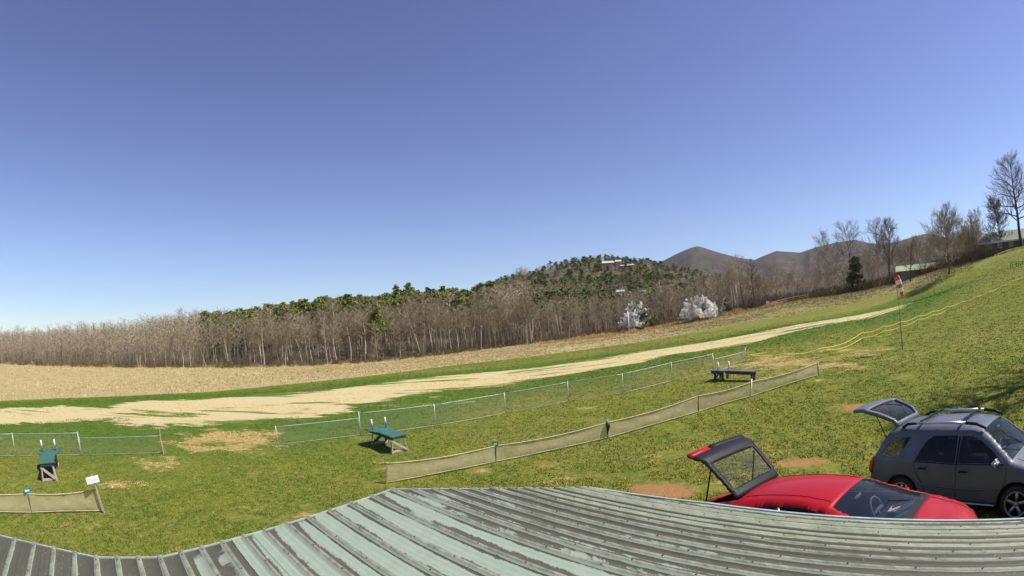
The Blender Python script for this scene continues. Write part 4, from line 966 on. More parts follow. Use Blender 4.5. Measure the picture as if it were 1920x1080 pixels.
rust = ramp(nt, noise(nt, st(3, 3, 1), 1.0, 5, .7), [(.70, 0.0), (.76, .8)])
colr = mix(nt, pf, mint, bare); ribc = mix(nt, ramp(nt, n2, [(.35, 0.0), (.65, 1.0)]), (.135, .14, .095), (.265, .275, .205)); ribc = mix(nt, ramp(nt, n1, [(.56, 0.0), (.66, .6)]), ribc, bare); colr = mix(nt, ramp(nt, attr(nt, 'rib'), [(.55, 0.0), (.9, 1.0)]), colr, ribc); colr = mix(nt, math_(nt, 'MULTIPLY', rust, pf), colr, (.20, .10, .04))
nt.links.new(colr, b.inputs['Base Color']); nt.links.new(ramp(nt, n2, [(.2, .42), (.8, .7)]), b.inputs['Roughness']); b.inputs['Specular IOR Level'].default_value = .22
bump(nt, b, math_(nt, 'ADD', math_(nt, 'MULTIPLY', pf, -.6), math_(nt, 'MULTIPLY', n3, .3)), .5, .004); M_ROOF = mr
RIBPX = [(28.7, 1012), (65, 1021), (102, 1031), (141, 1037), (181, 1046), (220, 1046), (260, 1046), (300, 1046), (339, 1037), (377, 1027), (416, 1017), (457, 1007), (496, 996), (538, 983), (577, 971), (617, 958), (657, 945), (696, 931), (736, 919),
         (775, 919), (815, 918.5), (850, 918), (888, 917.5), (923, 917), (957, 916.5), (986, 916), (1014, 916), (1040, 915.5), (1064, 915.5), (1086, 915)]
RIBA = [on_roof(*p)[0] for p in RIBPX]; RIBA = [RIBA[0] - .28 * k for k in (3, 2, 1)] + RIBA
root = empty('club_shed', rp3(2.0, -5) * np.array([1, 1, 0]), 'shed under a ribbed metal roof of peeling mint paint in the foreground', 'building')
loc0 = np.array(root.location)
def loc(v): return np.asarray(v) - loc0
# sheet with ribs pressed into it: one strip of cross-section points per pan
prof = []
edges = [RIBA[0] - .28] + RIBA + [right]
prof = []
for k, a in enumerate(RIBA):
    big = k % 2 == 0 or k < 22
    h = .036 if big else .03
    prof += [(a - .036, 0), (a - .018, h), (a + .018, h), (a + .036, 0)]
    if k + 1 < len(RIBA): prof += [(a + q_, 0) for q_ in (.055, .08, .105)]
    if k + 1 < len(RIBA):
        g = RIBA[k + 1] - a
        if g > .25: prof += [(a + g * .36, 0), (a + g * .36 + .012, .005), (a + g * .36 + .03, 0), (a + g * .64, 0), (a + g * .64 + .012, .005), (a + g * .64 + .03, 0)]
prof = [(OUT[0][0] - .6, 0)] + [p for p in prof if OUT[0][0] - .55 < p[0] < right - .02] + [(right, 0)]
prof.sort()
Lq = [0, .03, .12, .3, .6, 1, 1.5, 2.1, 2.8, 3.6, 4.5, 5.6, 7, 9, 12]
V = []; Fq = []; pl = []; rb = []; rngp = np.random.default_rng(4)
ra = np.array(RIBA); bw = rngp.uniform(.05, .10, len(RIBA) + 1) + np.where(np.r_[ra, 9] > 3.3, rngp.uniform(.01, .12, len(RIBA) + 1), 0); peel_w = rngp.uniform(-.20, .24, len(RIBA) + 1)
nl = 34
for a, h in prof:
    e = eave_at(a); pan = int(np.searchsorted(ra, a + .02)); 
    for k in range(nl):
        t = k / (nl - 1); l = e + (BACK - e) * t ** 1.6
        V.append(loc(rp3(a, l, h)))
        left = a - ra[max(0, int(np.searchsorted(ra, a + .001)) - 1)] if pan else .2; width = .34
        zone_ = .80 if a < .78 else (.17 if a < 3.75 else .24)
        if .78 < a < 1.3: zone_ = .42
        edge_k = .30 * math.exp(-(e - l) / .12)
        beside = (.50 * float(np.clip((bw[pan] - left) / .07 + .5, 0, 1)) if left > .03 else 0) if a > .78 else 0
        far_ = .10 * np.clip((e - l - 2) / 3, 0, 1)
        w_ = peel_w[pan] * (1.1 if a > 3.5 else .3)
        pl.append(zone_ + beside + edge_k + w_ + far_ + .22 * max(0.0, (e - l - 3.2) / 3) * (a > 3) - (1.0 if h > .01 else 0) + (.6 if (h == 0 and float(np.min(np.abs(ra - a))) < .04 and a > 2.2) else 0)); rb.append(1.0 if h > .01 else 0.0)
np_ = len(prof)
for i in range(np_ - 1):
    for k in range(nl - 1): Fq.append([i * nl + k, i * nl + k + 1, (i + 1) * nl + k + 1, (i + 1) * nl + k])
roof = mesh_np('roof', np.array(V), np.array(Fq), M_ROOF, root, False, {'peel': np.array(pl), 'rib': np.array(rb)})
M_EDGE = plain('pale_roof_edge', (.38, .42, .37), .5, .2, .2, 8); M_UNDER = plain('dark_under_edge', (.055, .05, .045), .7, 0, .3, 8); M_SIDING = plain('shed_boards', (.30, .27, .22), .85, 0, .25, 6)
m = MB(); m2 = MB()
EP = OUT[:-1]
for i in range(len(EP) - 1):
    a, c2 = EP[i], EP[i + 1]
    m.bar(loc(rp3(*a, .004)), loc(rp3(*c2, .004)), .022, .02); m2.bar(loc(rp3(a[0], a[1] - .05, -.07)), loc(rp3(c2[0], c2[1] - .05, -.07)), .03, .11)
m.bar(loc(rp3(*OUT[-2], .004)), loc(rp3(*OUT[-1], .004)), .03, .024); m.bar(loc(rp3(*OUT[-1], .004)), loc(rp3(right, BACK, .004)), .03, .024); m2.bar(loc(rp3(OUT[-2][0] - .05, OUT[-2][1] - .05, -.08)), loc(rp3(OUT[-1][0] - .05, OUT[-1][1], -.08)), .03, .13); m2.bar(loc(rp3(right - .05, OUT[-1][1], -.08)), loc(rp3(right - .05, BACK, -.08)), .03, .13)
sc = MB()
for a in RIBA:
    if a > right - .05: continue
    e = eave_at(a)
    for k in range(14):
        l = e - .12 - .62 * k; c0 = rp3(a, l, .037); n0 = len(sc.v)
        ring = [loc(c0 + EA * .009 * math.cos(t) + RD * .009 * math.sin(t)) for t in np.linspace(0, 2 * math.pi, 7)[:-1]]; sc.v += [tuple(v) for v in ring]; sc.v += [tuple(v + RN * .006) for v in ring]
        sc.f += [[n0 + j, n0 + (j + 1) % 6, n0 + 6 + (j + 1) % 6, n0 + 6 + j] for j in range(6)] + [[n0 + 6 + j for j in range(6)]]
sc.build('screw_heads', M_UNDER, roof)['kind'] = 'stuff'
m.build('edge_trim', M_EDGE, roof); m2.build('fascia', M_UNDER, roof)
und = [loc(rp3(p[0], p[1] - .04, -.03)) for p in OUT[:-1]] + [loc(rp3(OUT[-1][0] - .03, OUT[-1][1], -.03)), loc(rp3(right - .03, BACK, -.03)), loc(rp3(OUT[0][0] - .6, BACK, -.03))]
mesh_np('underside', np.array(und), [list(reversed(range(len(und))))], M_UNDER, roof)
m = MB(); wl = [(p[0] + (.5 if i == 0 else 0), p[1] - .75) for i, p in enumerate([OUT[0], OUT[3], OUT[4], OUT[9], OUT[12]])]; wl[-1] = (right - .5, wl[-1][1]); wl += [(right - .5, BACK + .5), (OUT[0][0] - .1, BACK + .5)]
q = [loc(rp3(*p, 0)) for p in wl]; n = len(q); vs = [(p[0], p[1], p[2] - .06) for p in q] + [(p[0], p[1], -.6) for p in q]
m.add(vs, [[i, (i + 1) % n, n + (i + 1) % n, n + i] for i in range(n)]); m.build('wall', M_SIDING, root)

# ------------------------------------------------------------------ cars
def paint(name, col, rough=.32, metal=.0, flake=0.0):
    m, nt, b = new_mat(name); c = coords(nt)
    f = noise(nt, c, 2.5, 4); nt.links.new(mix(nt, ramp(nt, f, [(.3, 0.0), (.7, 1.0)]), tuple(v * .9 for v in col), tuple(min(1, v * 1.08) for v in col)), b.inputs['Base Color'])
    b.inputs['Metallic'].default_value = metal; nt.links.new(ramp(nt, noise(nt, c, 60, 3), [(.2, rough * .8), (.8, rough * 1.3)]), b.inputs['Roughness'])
    b.inputs['Coat Weight'].default_value = .22; b.inputs['Specular IOR Level'].default_value = .25; b.inputs['Coat Roughness'].default_value = .06; return m
M_RED = paint('red_car_paint', (.34, .002, .004), .42); M_GREY = paint('grey_metallic_paint', (.122, .132, .152), .45, .2)
M_RUBBER = plain('tyre_rubber', (.022, .022, .022), .8, 0, .2, 20); M_ALLOY = plain('alloy_rim', (.50, .50, .51), .35, .8, .1, 6); M_TRIMB = plain('black_trim', (.012, .012, .013), .6, 0, .2, 15, spec=.25)
M_INT = plain('dark_interior', (.03, .03, .033), .8, 0, .25, 10); M_SEAT = plain('grey_seat_cloth', (.13, .13, .14), .9, 0, .2, 14); M_SILVER = plain('silver_trim', (.62, .62, .63), .3, .8, .08, 8)
M_LAMPR = plain('red_lamp', (.45, .02, .015), .15, 0, .1, 8, coat=1.0); M_LAMPC = plain('clear_lamp', (.6, .6, .62), .1, .3, .1, 8, coat=1.0); M_CREAM = plain('cream_card', (.62, .60, .52), .8, 0, .05, 8)
def glass(name, tint, alpha):
    m, nt, b = new_mat(name); b.inputs['Base Color'].default_value = (*tint, 1); b.inputs['Roughness'].default_value = .03; b.inputs['Specular IOR Level'].default_value = 1.0 if alpha < .6 else .4; b.inputs['IOR'].default_value = 1.65 if alpha < .6 else 1.45
    c = coords(nt); nt.links.new(ramp(nt, noise(nt, c, 4, 4), [(.3, alpha - .04), (.7, alpha + .04)]), b.inputs['Alpha']); return m
M_WSCREEN = glass('windscreen_glass', (.02, .03, .035), .42); M_SIDEGL = glass('tinted_side_glass', (.006, .007, .008), .82); M_HATCHGL = glass('hatch_glass', (.02, .026, .02), .30)

def resample(P, step):
    P = [np.array(p, float) for p in P]; out = []
    for a, b in zip(P[:-1], P[1:]):
        n = max(1, int(round(np.linalg.norm(b - a) / step)))
        out += [a + (b - a) * k / n for k in range(n)]
    return np.array(out + [P[-1]])
def smooth_chain(P, step, sharp=()):    # Catmull-Rom through points
    P = np.array(P, float); out = []
    for i in range(len(P) - 1):
        p0 = P[max(i - 1, 0)] if i not in sharp else P[i]; p1, p2 = P[i], P[i + 1]; p3 = P[min(i + 2, len(P) - 1)] if i + 1 not in sharp else P[i + 1]
        n = max(1, int(round(np.linalg.norm(p2 - p1) / step)))
        for k in range(n):
            t = k / n; out.append(.5 * ((2 * p1) + (-p0 + p2) * t + (2 * p0 - 5 * p1 + 4 * p2 - p3) * t * t + (-p0 + 3 * p1 - 3 * p2 + p3) * t ** 3))
    return np.array(out + [P[-1]])
def inside(poly, p):
    ins = False; n = len(poly)
    for i in range(n):
        a, b = poly[i], poly[(i + 1) % n]
        if (a[1] > p[1]) != (b[1] > p[1]) and p[0] < (b[0] - a[0]) * (p[1] - a[1]) / (b[1] - a[1]) + a[0]: ins = not ins
    return ins
def side_tris(outline, loops, step=.06):
    vs = [Vector(p) for p in outline]; ed = [(i, (i + 1) % len(outline)) for i in range(len(outline))]
    for L in loops:
        k = len(vs); vs += [Vector(p) for p in L]; ed += [(k + i, k + (i + 1) % len(L)) for i in range(len(L))]
    xs = [p[0] for p in outline]; zs = [p[1] for p in outline]
    for x in np.arange(min(xs), max(xs), step):
        for z in np.arange(min(zs), max(zs), step):
            if inside(outline, (x, z)) and min((Vector((x, z)) - v).length for v in vs[:len(outline)]) > step * .45: vs.append(Vector((x + .001, z + .0007)))
    r = geometry.delaunay_2d_cdt(vs, ed, [], 0, 1e-5)
    V = [tuple(v) for v in r[0]]; T = [f for f in r[2] if inside(outline, tuple(sum((Vector(V[i]) for i in f), Vector((0, 0))) / 3))]
    return V, T

def car(name, loc_, rot, scale, label, spec):
    root = empty(name, loc_, label, 'car'); root.rotation_euler = rot; root.scale = (scale,) * 3
    Pt = spec['paint']; top = smooth_chain(spec['top'], .045, spec.get('sharp', ()))      # rear bumper bottom ... roof ... front bumper bottom
    ztop = lambda x: np.interp(x, TX, TZ)
    o_ = np.argsort(top[:, 0]); TX = top[o_, 0]; TZ = np.maximum.accumulate(top[o_, 1] * 0 + top[o_, 1])
    xs = np.linspace(top[:, 0].min(), top[:, 0].max(), 160); env = np.array([max([top[i, 1] for i in range(len(top)) if abs(top[i, 0] - x) < .03] or [np.interp(x, TX, TZ)]) for x in xs])
    W, belt, tum = spec['W'], spec['belt'], spec['tumble']; ends = spec['ends']
    def Y(x, z):
        w = W - .13 * max(0.0, (abs(x) - ends) / (2.2 - ends)) ** 2
        b_ = np.interp(x, spec['beltx'][0], spec['beltx'][1])
        if z < b_: y = w - .05 * ((b_ * .78 - z) / .5) ** 2 * (1 if z < b_ * .78 else .6) + (.0)
        else:
            base = w - .05 * ((b_ * .22) / .5) ** 2 * .6; y = base - (z - b_) * tum - (z - b_) ** 2 * .10
        zt = np.interp(x, xs, env); r = spec.get('round', .10); dz = zt - z
        if dz < r: q = (r - max(dz, 0)) / r; y -= r * .9 * (1 - math.sqrt(max(0, 1 - q * q)))
        return max(y, .05)
    bot = []
    for cx in (spec['wr'], spec['wf']):
        R_ = spec['arch']; zb = spec['sill']; a0 = math.asin(min(1, (zb - spec['rw']) / R_))
        bot.append([(cx - R_ * math.cos(t), spec['rw'] + R_ * math.sin(t)) for t in np.linspace(a0, math.pi - a0, 19)])
    front_low = [tuple(top[-1])]; low = front_low
    fr = [(spec['wf'] + (spec['wf'] - p[0]), p[1]) for p in bot[1]]
    outline = [tuple(p) for p in top] + [p for p in sorted(bot[1], key=lambda p: -math.atan2(p[1] - spec['rw'], -(p[0] - spec['wf'])) ) ][::1]
    # walk the underside from front to rear
    f_arch = sorted(bot[1], key=lambda p: math.atan2(p[1] - spec['rw'], p[0] - spec['wf']) % (2 * math.pi) if p[1] >= spec['rw'] or p[0] > spec['wf'] else 9)
    def arch_pts(cx):
        R_ = spec['arch']; zb = spec['sill']; a0 = math.asin(max(-1, min(1, (zb - spec['rw']) / R_)))
        return [(cx + R_ * math.cos(t), spec['rw'] + R_ * math.sin(t)) for t in np.linspace(a0, math.pi - a0, 21)]
    under = resample([tuple(top[-1]), arch_pts(spec['wf'])[0]], .08)[1:-1].tolist() + arch_pts(spec['wf']) + resample([arch_pts(spec['wf'])[-1], arch_pts(spec['wr'])[0]], .08)[1:-1].tolist() + arch_pts(spec['wr']) + resample([arch_pts(spec['wr'])[-1], tuple(top[0])], .08)[1:-1].tolist()
    outline = [tuple(p) for p in top] + [tuple(p) for p in under]
    wins = [resample(smooth_chain(list(w) + [w[0]], .05, range(len(w) + 1)), .05)[:-1].tolist() for w in spec['windows']]
    wins = [[tuple(p) for p in w] for w in wins]
    V2, T2 = side_tris(outline, wins)
    Yc = [Y(x, z) for x, z in V2]
    reg = []
    for t in T2:
        c = tuple(sum((Vector(V2[i]) for i in t), Vector((0, 0))) / 3); w = next((k for k, L in enumerate(wins) if inside(L, c)), -1)
        reg.append(w)
    lower = spec.get('clad')
    body = MB(); clad = MB(); gl = [[MB(), MB()] for _ in wins]
    for s, side in ((1, 0), (-1, 1)):
        def put(mb, sel, inset=0.0):
            idx = sorted({i for t in sel for i in t}); mp = {i: k for k, i in enumerate(idx)}
            fs = [[mp[i] for i in (t if s > 0 else t[::-1])] for t in sel]
            mb.add([(V2[i][0], s * (Yc[i] - inset), V2[i][1]) for i in idx], [f[::-1] for f in fs])
        put(body, [t for t, r in zip(T2, reg) if r < 0])
        for k in range(len(wins)): put(gl[k][side], [t for t, r in zip(T2, reg) if r == k], .006)
    # strip over the top
    cols = [-1, -.93, -.8, -.6, -.35, 0, .35, .6, .8, .93, 1]
    n = len(top); tang = np.gradient(top, axis=0); nrm = np.stack([-tang[:, 1], tang[:, 0]], 1); nrm /= np.linalg.norm(nrm, axis=1)[:, None] + 1e-9
    if nrm[n // 2, 1] < 0: nrm = -nrm
    def crown(p):
        x, z = p; return np.interp(x, spec['crown'][0], spec['crown'][1])
    grid = []
    for i, p in enumerate(top):
        ye = Y(p[0], p[1]); c = crown(p)
        for s in cols: q = c * (1 - s * s); grid.append((p[0] + nrm[i, 0] * q, ye * s, p[1] + nrm[i, 1] * q))
    nc = len(cols)
    def where(px): return int(np.argmin(np.hypot(top[:, 0] - px[0], top[:, 1] - px[1])))
    ws0, ws1 = where(spec['screen'][0]), where(spec['screen'][1]); h0, h1 = sorted((where(spec['hatch'][0]), where(spec['hatch'][1])))
    bt = []; wsf = []; hatchf = []; hglf = []; scut = []; lipf = []; lipr = []; hw0, hw1 = sorted((where(spec['hatchglass'][0]), where(spec['hatchglass'][1])))
    for i in range(n - 1):
        for j in range(nc - 1):
            q = [i * nc + j, (i + 1) * nc + j, (i + 1) * nc + j + 1, i * nc + j + 1]; inner = 1 <= j < nc - 2
            if min(ws0, ws1) <= i < max(ws0, ws1) and inner: wsf.append(q)
            elif inner and 'scuttle' in spec and min(where(spec['scuttle'][0]), where(spec['scuttle'][1])) <= i < max(where(spec['scuttle'][0]), where(spec['scuttle'][1])): scut.append(q)
            elif h0 <= i < h1 and inner and top[i, 0] < spec.get('lip', -9): (lipr if j <= 3 else lipf).append(q)
            elif h0 <= i < h1 and inner: (hglf if (hw0 <= i < hw1 and 2 <= j < nc - 3) else hatchf).append(q)
            else: bt.append(q)
    body.add(grid, bt)
    bo = body.build('body', Pt, root, True)
    bm = bmesh.new(); bm.from_mesh(bo.data); bmesh.ops.remove_doubles(bm, verts=bm.verts, dist=.004)
    bmesh.ops.delete(bm, geom=[v for v in bm.verts if not v.link_faces], context='VERTS'); bmesh.ops.recalc_face_normals(bm, faces=bm.faces); bm.to_mesh(bo.data); bm.free()
    bo.data.polygons.foreach_set('use_smooth', np.ones(len(bo.data.polygons), bool)); md = bo.modifiers.new('thick', 'SOLIDIFY'); md.thickness = .012; md.offset = -1
    def sub(fs, off=0.0, M_=None):
        idx = sorted({i for f in fs for i in f}); mp = {i: k for k, i in enumerate(idx)}; m = MB(); m.add([grid[i] if M_ is None else tuple(M_ @ Vector(grid[i])) for i in idx], [[mp[i] for i in f] for f in fs]); return m
    sub(wsf).build('windscreen', M_WSCREEN, root, True)
    if scut: sub(scut).build('scuttle_panel', M_TRIMB, root, True)
    for k in range(len(wins)):
        for sd_ in (0, 1): gl[k][sd_].build('side_window', spec.get('sidegl', M_SIDEGL), root, True)
    # raised tailgate: the same panel swung about its hinge
    hp_ = grid[(h1 if top[h1, 0] > top[h0, 0] else h0) * nc + nc // 2]; hinge = Vector((hp_[0] , 0, hp_[2] - .015))
    M_ = Matrix.Translation(hinge) @ Matrix.Rotation(spec['open'], 4, 'Y') @ Matrix.Translation(-hinge)
    tg = sub(hatchf, 0, M_).build('tailgate', spec.get('gatepaint', Pt), root, True); md = tg.modifiers.new('thick', 'SOLIDIFY'); md.thickness = spec.get('gatethick', .026); md.offset = 0
    if lipf:
        
        for ff, pm in ((lipf, M_TRIMB), (lipr, Pt)): lp = sub(ff, 0, M_).build('tailgate_lip', pm, tg, True); md = lp.modifiers.new('thick', 'SOLIDIFY'); md.thickness = .03; md.offset = 0
    g = sub(hglf, 0, M_).build('rear_window', spec.get('hatchgl', M_HATCHGL), tg, True)
    # seams and trims drawn along the side
    def on_side(pts, s, out=.003): return [(x, s * (Y(x, z) + out), z) for x, z in pts]
    for nm, pts, r_, mt in spec['lines']:
        P_ = resample(pts, .05)
        for s in (1, -1):
            m = MB(); m.tube(on_side(P_, s), r_, 5); m.build(nm, mt, root, True)
    for s0, x_, nm in spec.get('topseams', []):
        jj = [j for j, c in enumerate(cols) if abs(abs(c) - s0) < .01]
        for j in jj:
            P_ = [Vector(grid[i * nc + j]) + Vector((0, 0, .002)) for i in range(n) if x_[0] <= top[i, 0] <= x_[1] and top[i, 1] > spec['sill'] + .25]
            if len(P_) > 2: m = MB(); m.tube(P_, .0045, 4); m.build(nm, M_TRIMB, root, True)
    # wheels
    for cx in (spec['wf'], spec['wr']):
        for s in (1, -1):
            yo = s * (W - .02); R_ = spec['rw']; wv = .20
            t = MB(); seg = 36; pr = [(-.5, .68), (-.5, .86), (-.42, .96), (-.25, 1.0), (.25, 1.0), (.42, .96), (.5, .86), (.5, .68)]; vs = []; fs = []
            for k in range(seg):
                a = 2 * math.pi * k / seg
                for (u, q) in pr: vs.append((cx + R_ * q * math.cos(a), yo - s * wv / 2 + u * wv, R_ + R_ * q * math.sin(a)))
            for k in range(seg):
                for j in range(len(pr) - 1): fs.append([k * 8 + j, ((k + 1) % seg) * 8 + j, ((k + 1) % seg) * 8 + j + 1, k * 8 + j + 1])
            t.add(vs, fs); wh = t.build('wheel', M_RUBBER, root, True)
            m = MB(); yf = yo - s * .015
            m.tube([(cx + R_ * .67 * math.cos(a), yf, R_ + R_ * .67 * math.sin(a)) for a in np.linspace(0, 2 * math.pi, 33)], .018, 6, False)
            m.tube([(cx, yf - s * .05, R_), (cx, yf + s * .004, R_)], [.06, .045], 12)
            for k in range(5):
                a = 2 * math.pi * k / 5 + .3; ca, sa = math.cos(a), math.sin(a)
                m.bar((cx + .04 * ca, yf - s * .01, R_ + .04 * sa), (cx + R_ * .66 * ca, yf - s * .012, R_ + R_ * .66 * sa), .055, .03, (0, 1, 0))
            m.build('rim', M_ALLOY, wh, True)
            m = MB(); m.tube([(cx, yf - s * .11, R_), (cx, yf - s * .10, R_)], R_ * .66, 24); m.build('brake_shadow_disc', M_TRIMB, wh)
            m = MB(); vs = []; k_ = 21; ar = arch_pts(cx)
            for (x, z) in ar: vs += [(cx + (x - cx) * .985, s * (Y(x, z) - .002), spec['rw'] + (z - spec['rw']) * .985), (cx + (x - cx) * .985, s * (W - .48), spec['rw'] + (z - spec['rw']) * .985)]
            m.add(vs, [[2 * i, 2 * i + 1, 2 * i + 3, 2 * i + 2] for i in range(len(ar) - 1)]); m.build('wheel_arch_liner', M_TRIMB, root)
    # cabin
    m = MB(); m.box((0, 0, spec['sill'] + .04), (3.9, 1.0, .05)); m.box(((spec['wr'] + spec['wf']) / 2, 0, spec['sill'] + .02), (1.7, 2 * W - .12, .05)); m.build('underbody', M_TRIMB, root)
    cz = spec['floor']; m = MB(); x0, x1 = spec['cab']; m.box(((x0 + x1) / 2, 0, cz), (x1 - x0, 2 * W - .36, .05)); m.box(((x0 + x1) / 2, W - .16, cz + .2), (x1 - x0, .05, .42)); m.box(((x0 + x1) / 2, -W + .16, cz + .2), (x1 - x0, .05, .42)); m.build('cabin_floor', M_INT, root)
    dx = spec['screen'][1][0] - .06; bz = spec['screen'][1][1]
    m = MB(); m.box((dx - .16, 0, bz - .17), (.52, 2 * W - .40, .24)); m.build('dashboard', M_INT, root, True, .07, 4)
    sx = spec['seatx']
    for x, y in ((sx, .37), (sx, -.37), (sx - spec.get('row', .85), .37), (sx - spec.get('row', .85), -.37)):
        m = MB(); m.box((x, y, cz + .22), (.5, .5, .18)); m.bar((x - .24, y, cz + .25), (x - .42, y, cz + .80), .48, .14, (1, 0, 0)); st_ = m.build('seat', M_SEAT, root, True, .05, 3)
        if x < sx and 'row' in spec: continue
        m = MB(); m.box((x - .45, y, cz + .93), (.10, .26, .17)); m.build('headrest', M_SEAT, st_, True, .04, 3)
    c_ = Vector((dx - .46, .37, bz - .08)); m = MB(); ax1 = Vector((0, 1, 0)); ax2 = Vector((-.45, 0, .89)).normalized()
    m.tube([c_ + ax1 * .185 * math.cos(a) + ax2 * .185 * math.sin(a) for a in np.linspace(0, 2 * math.pi, 29)], .018, 6, False); m.bar(c_ - ax1 * .17, c_ + ax1 * .17, .05, .03); m.bar(c_, c_ - ax2 * .17, .04, .03); m.build('steering_wheel', M_SEAT, root, True)
    m = MB(); zt = spec['screen'][0]; m.box((zt[0] + .10, 0, zt[1] - .06), (.03, .22, .065)); m.build('rear_view_mirror', M_SEAT, root, True, .012)
    # door mirrors
    for s in (1, -1):
        mx, mz = spec['mirror']; y = s * (Y(mx, mz) + .11); m = MB(); m.box((mx, y, mz + .06), spec.get('msize', (.13, .22, .14))); mm = m.build('door_mirror', spec.get('mirrorpaint', Pt), root, True, .045, 4)
        m = MB(); m.bar((mx, s * (Y(mx, mz) - .02), mz - .01), (mx, y, mz + .02), .07, .04); m.build('mirror_arm', M_TRIMB, mm)
    for hx, hz in spec['handles']:
        for s in (1, -1):
            m = MB(); m.bar((hx - .10, s * (Y(hx, hz) + .025), hz), (hx + .10, s * (Y(hx, hz) + .025), hz + .005), .03, .025); m.build('door_handle', spec.get('handlepaint', M_TRIMB), root, True, .008)
    # wipers
    for y in (.42, -.22):
        m = MB(); bx = spec['screen'][1]; m.tube([(bx[0] + .03, y, bx[1] + .03), (bx[0] - .22, y - .5, bx[1] + .20)], .012, 5); m.build('wiper', M_TRIMB, root)
    spec['extra'](root, Y, top, grid, nc, M_, where, bo, tg)
    return root

# --- grey SUV with its tailgate up
def suv_extra(root, Y, top, grid, nc, M_, where, bo, tg):
    for s in (1, -1):
        m = MB(); y = s * .60; m.tube([(-1.45, y, 1.66), (-1.32, y, 1.735), (-1.1, y, 1.755)], [.03, .032, .03], 8); r = m.build('roof_rail', M_TRIMB, root, True); m = MB(); m.tube([(.05, y, 1.755), (.30, y, 1.735), (.50, y, 1.655)], [.03, .032, .025], 8); m.build('rail_foot', M_TRIMB, r, True)
        m = MB(); m.tube([(-1.1, y, 1.757), (-.5, y, 1.767), (.05, y, 1.757)], .031, 8); m.build('rail_bar', M_SILVER, r, True)
    for x in (-1.0, -.05):
        m = MB(); m.bar((x, -.60, 1.79), (x, .60, 1.79), .06, .03); m.build('cross_bar', M_TRIMB, root, bevel=.008)
    for s in (1, -1):                   # tail lamps and gas struts
        m = MB(); pts = [(-2.165, .72), (-2.175, .80), (-2.15, .95), (-2.08, 1.06)]
        m.tube([(x + .01, s * (Y(x + .05, z) - .015), z) for x, z in pts], [.05, .065, .06, .035], 8); m.build('tail_lamp', M_LAMPR, root, True)
        a = M_ @ Vector((-1.95, s * .60, 1.22)); m = MB(); m.tube([a, (-1.78, s * .68, 1.36)], .012, 6); m.build('gas_strut', M_TRIMB, root, True)
    p = [M_ @ Vector(v) for v in ((-1.70, -.22, 1.645), (-1.70, .22, 1.645))]; m = MB(); m.bar(p[0], p[1], .075, .05); m.build('brake_lamp', M_LAMPR, tg, True, .015)
    a, b2 = M_ @ Vector((-2.17, -.02, 1.04)), M_ @ Vector((-1.98, .40, 1.36)); m = MB(); m.tube([a, b2], .014, 5); m.build('rear_wiper', M_TRIMB, tg)
    m = MB(); a, b2 = M_ @ Vector((-2.20, -.36, .86)), M_ @ Vector((-2.20, .36, .86)); m.bar(a, b2, .05, .04); m.build('grab_bar', M_SILVER, tg, True, .01)
    m = MB(); m.box((-2.14, 0, .56), (.16, 1.52, .26)); m.build('rear_bumper', M_TRIMB, root, True, .06, 4)
    m = MB(); m.box((2.10, 0, .50), (.16, 1.45, .30)); m.build('front_bumper', M_GREY, root, True, .06, 4)
    for s in (1, -1):
        m = MB(); m.box((1.98, s * .62, .82), (.22, .30, .17)); m.build('headlamp', M_LAMPC, root, True, .05, 4)
        m = MB(); m.bar((-.85, s * .87, .30), (.85, s * .87, .30), .05, .03); m.build('side_step', M_SILVER, root, True, .01)
    m = MB(); m.box((-.35, .42, 1.18), (.10, .02, .14)); m.build('paper_tag', M_CREAM, root)
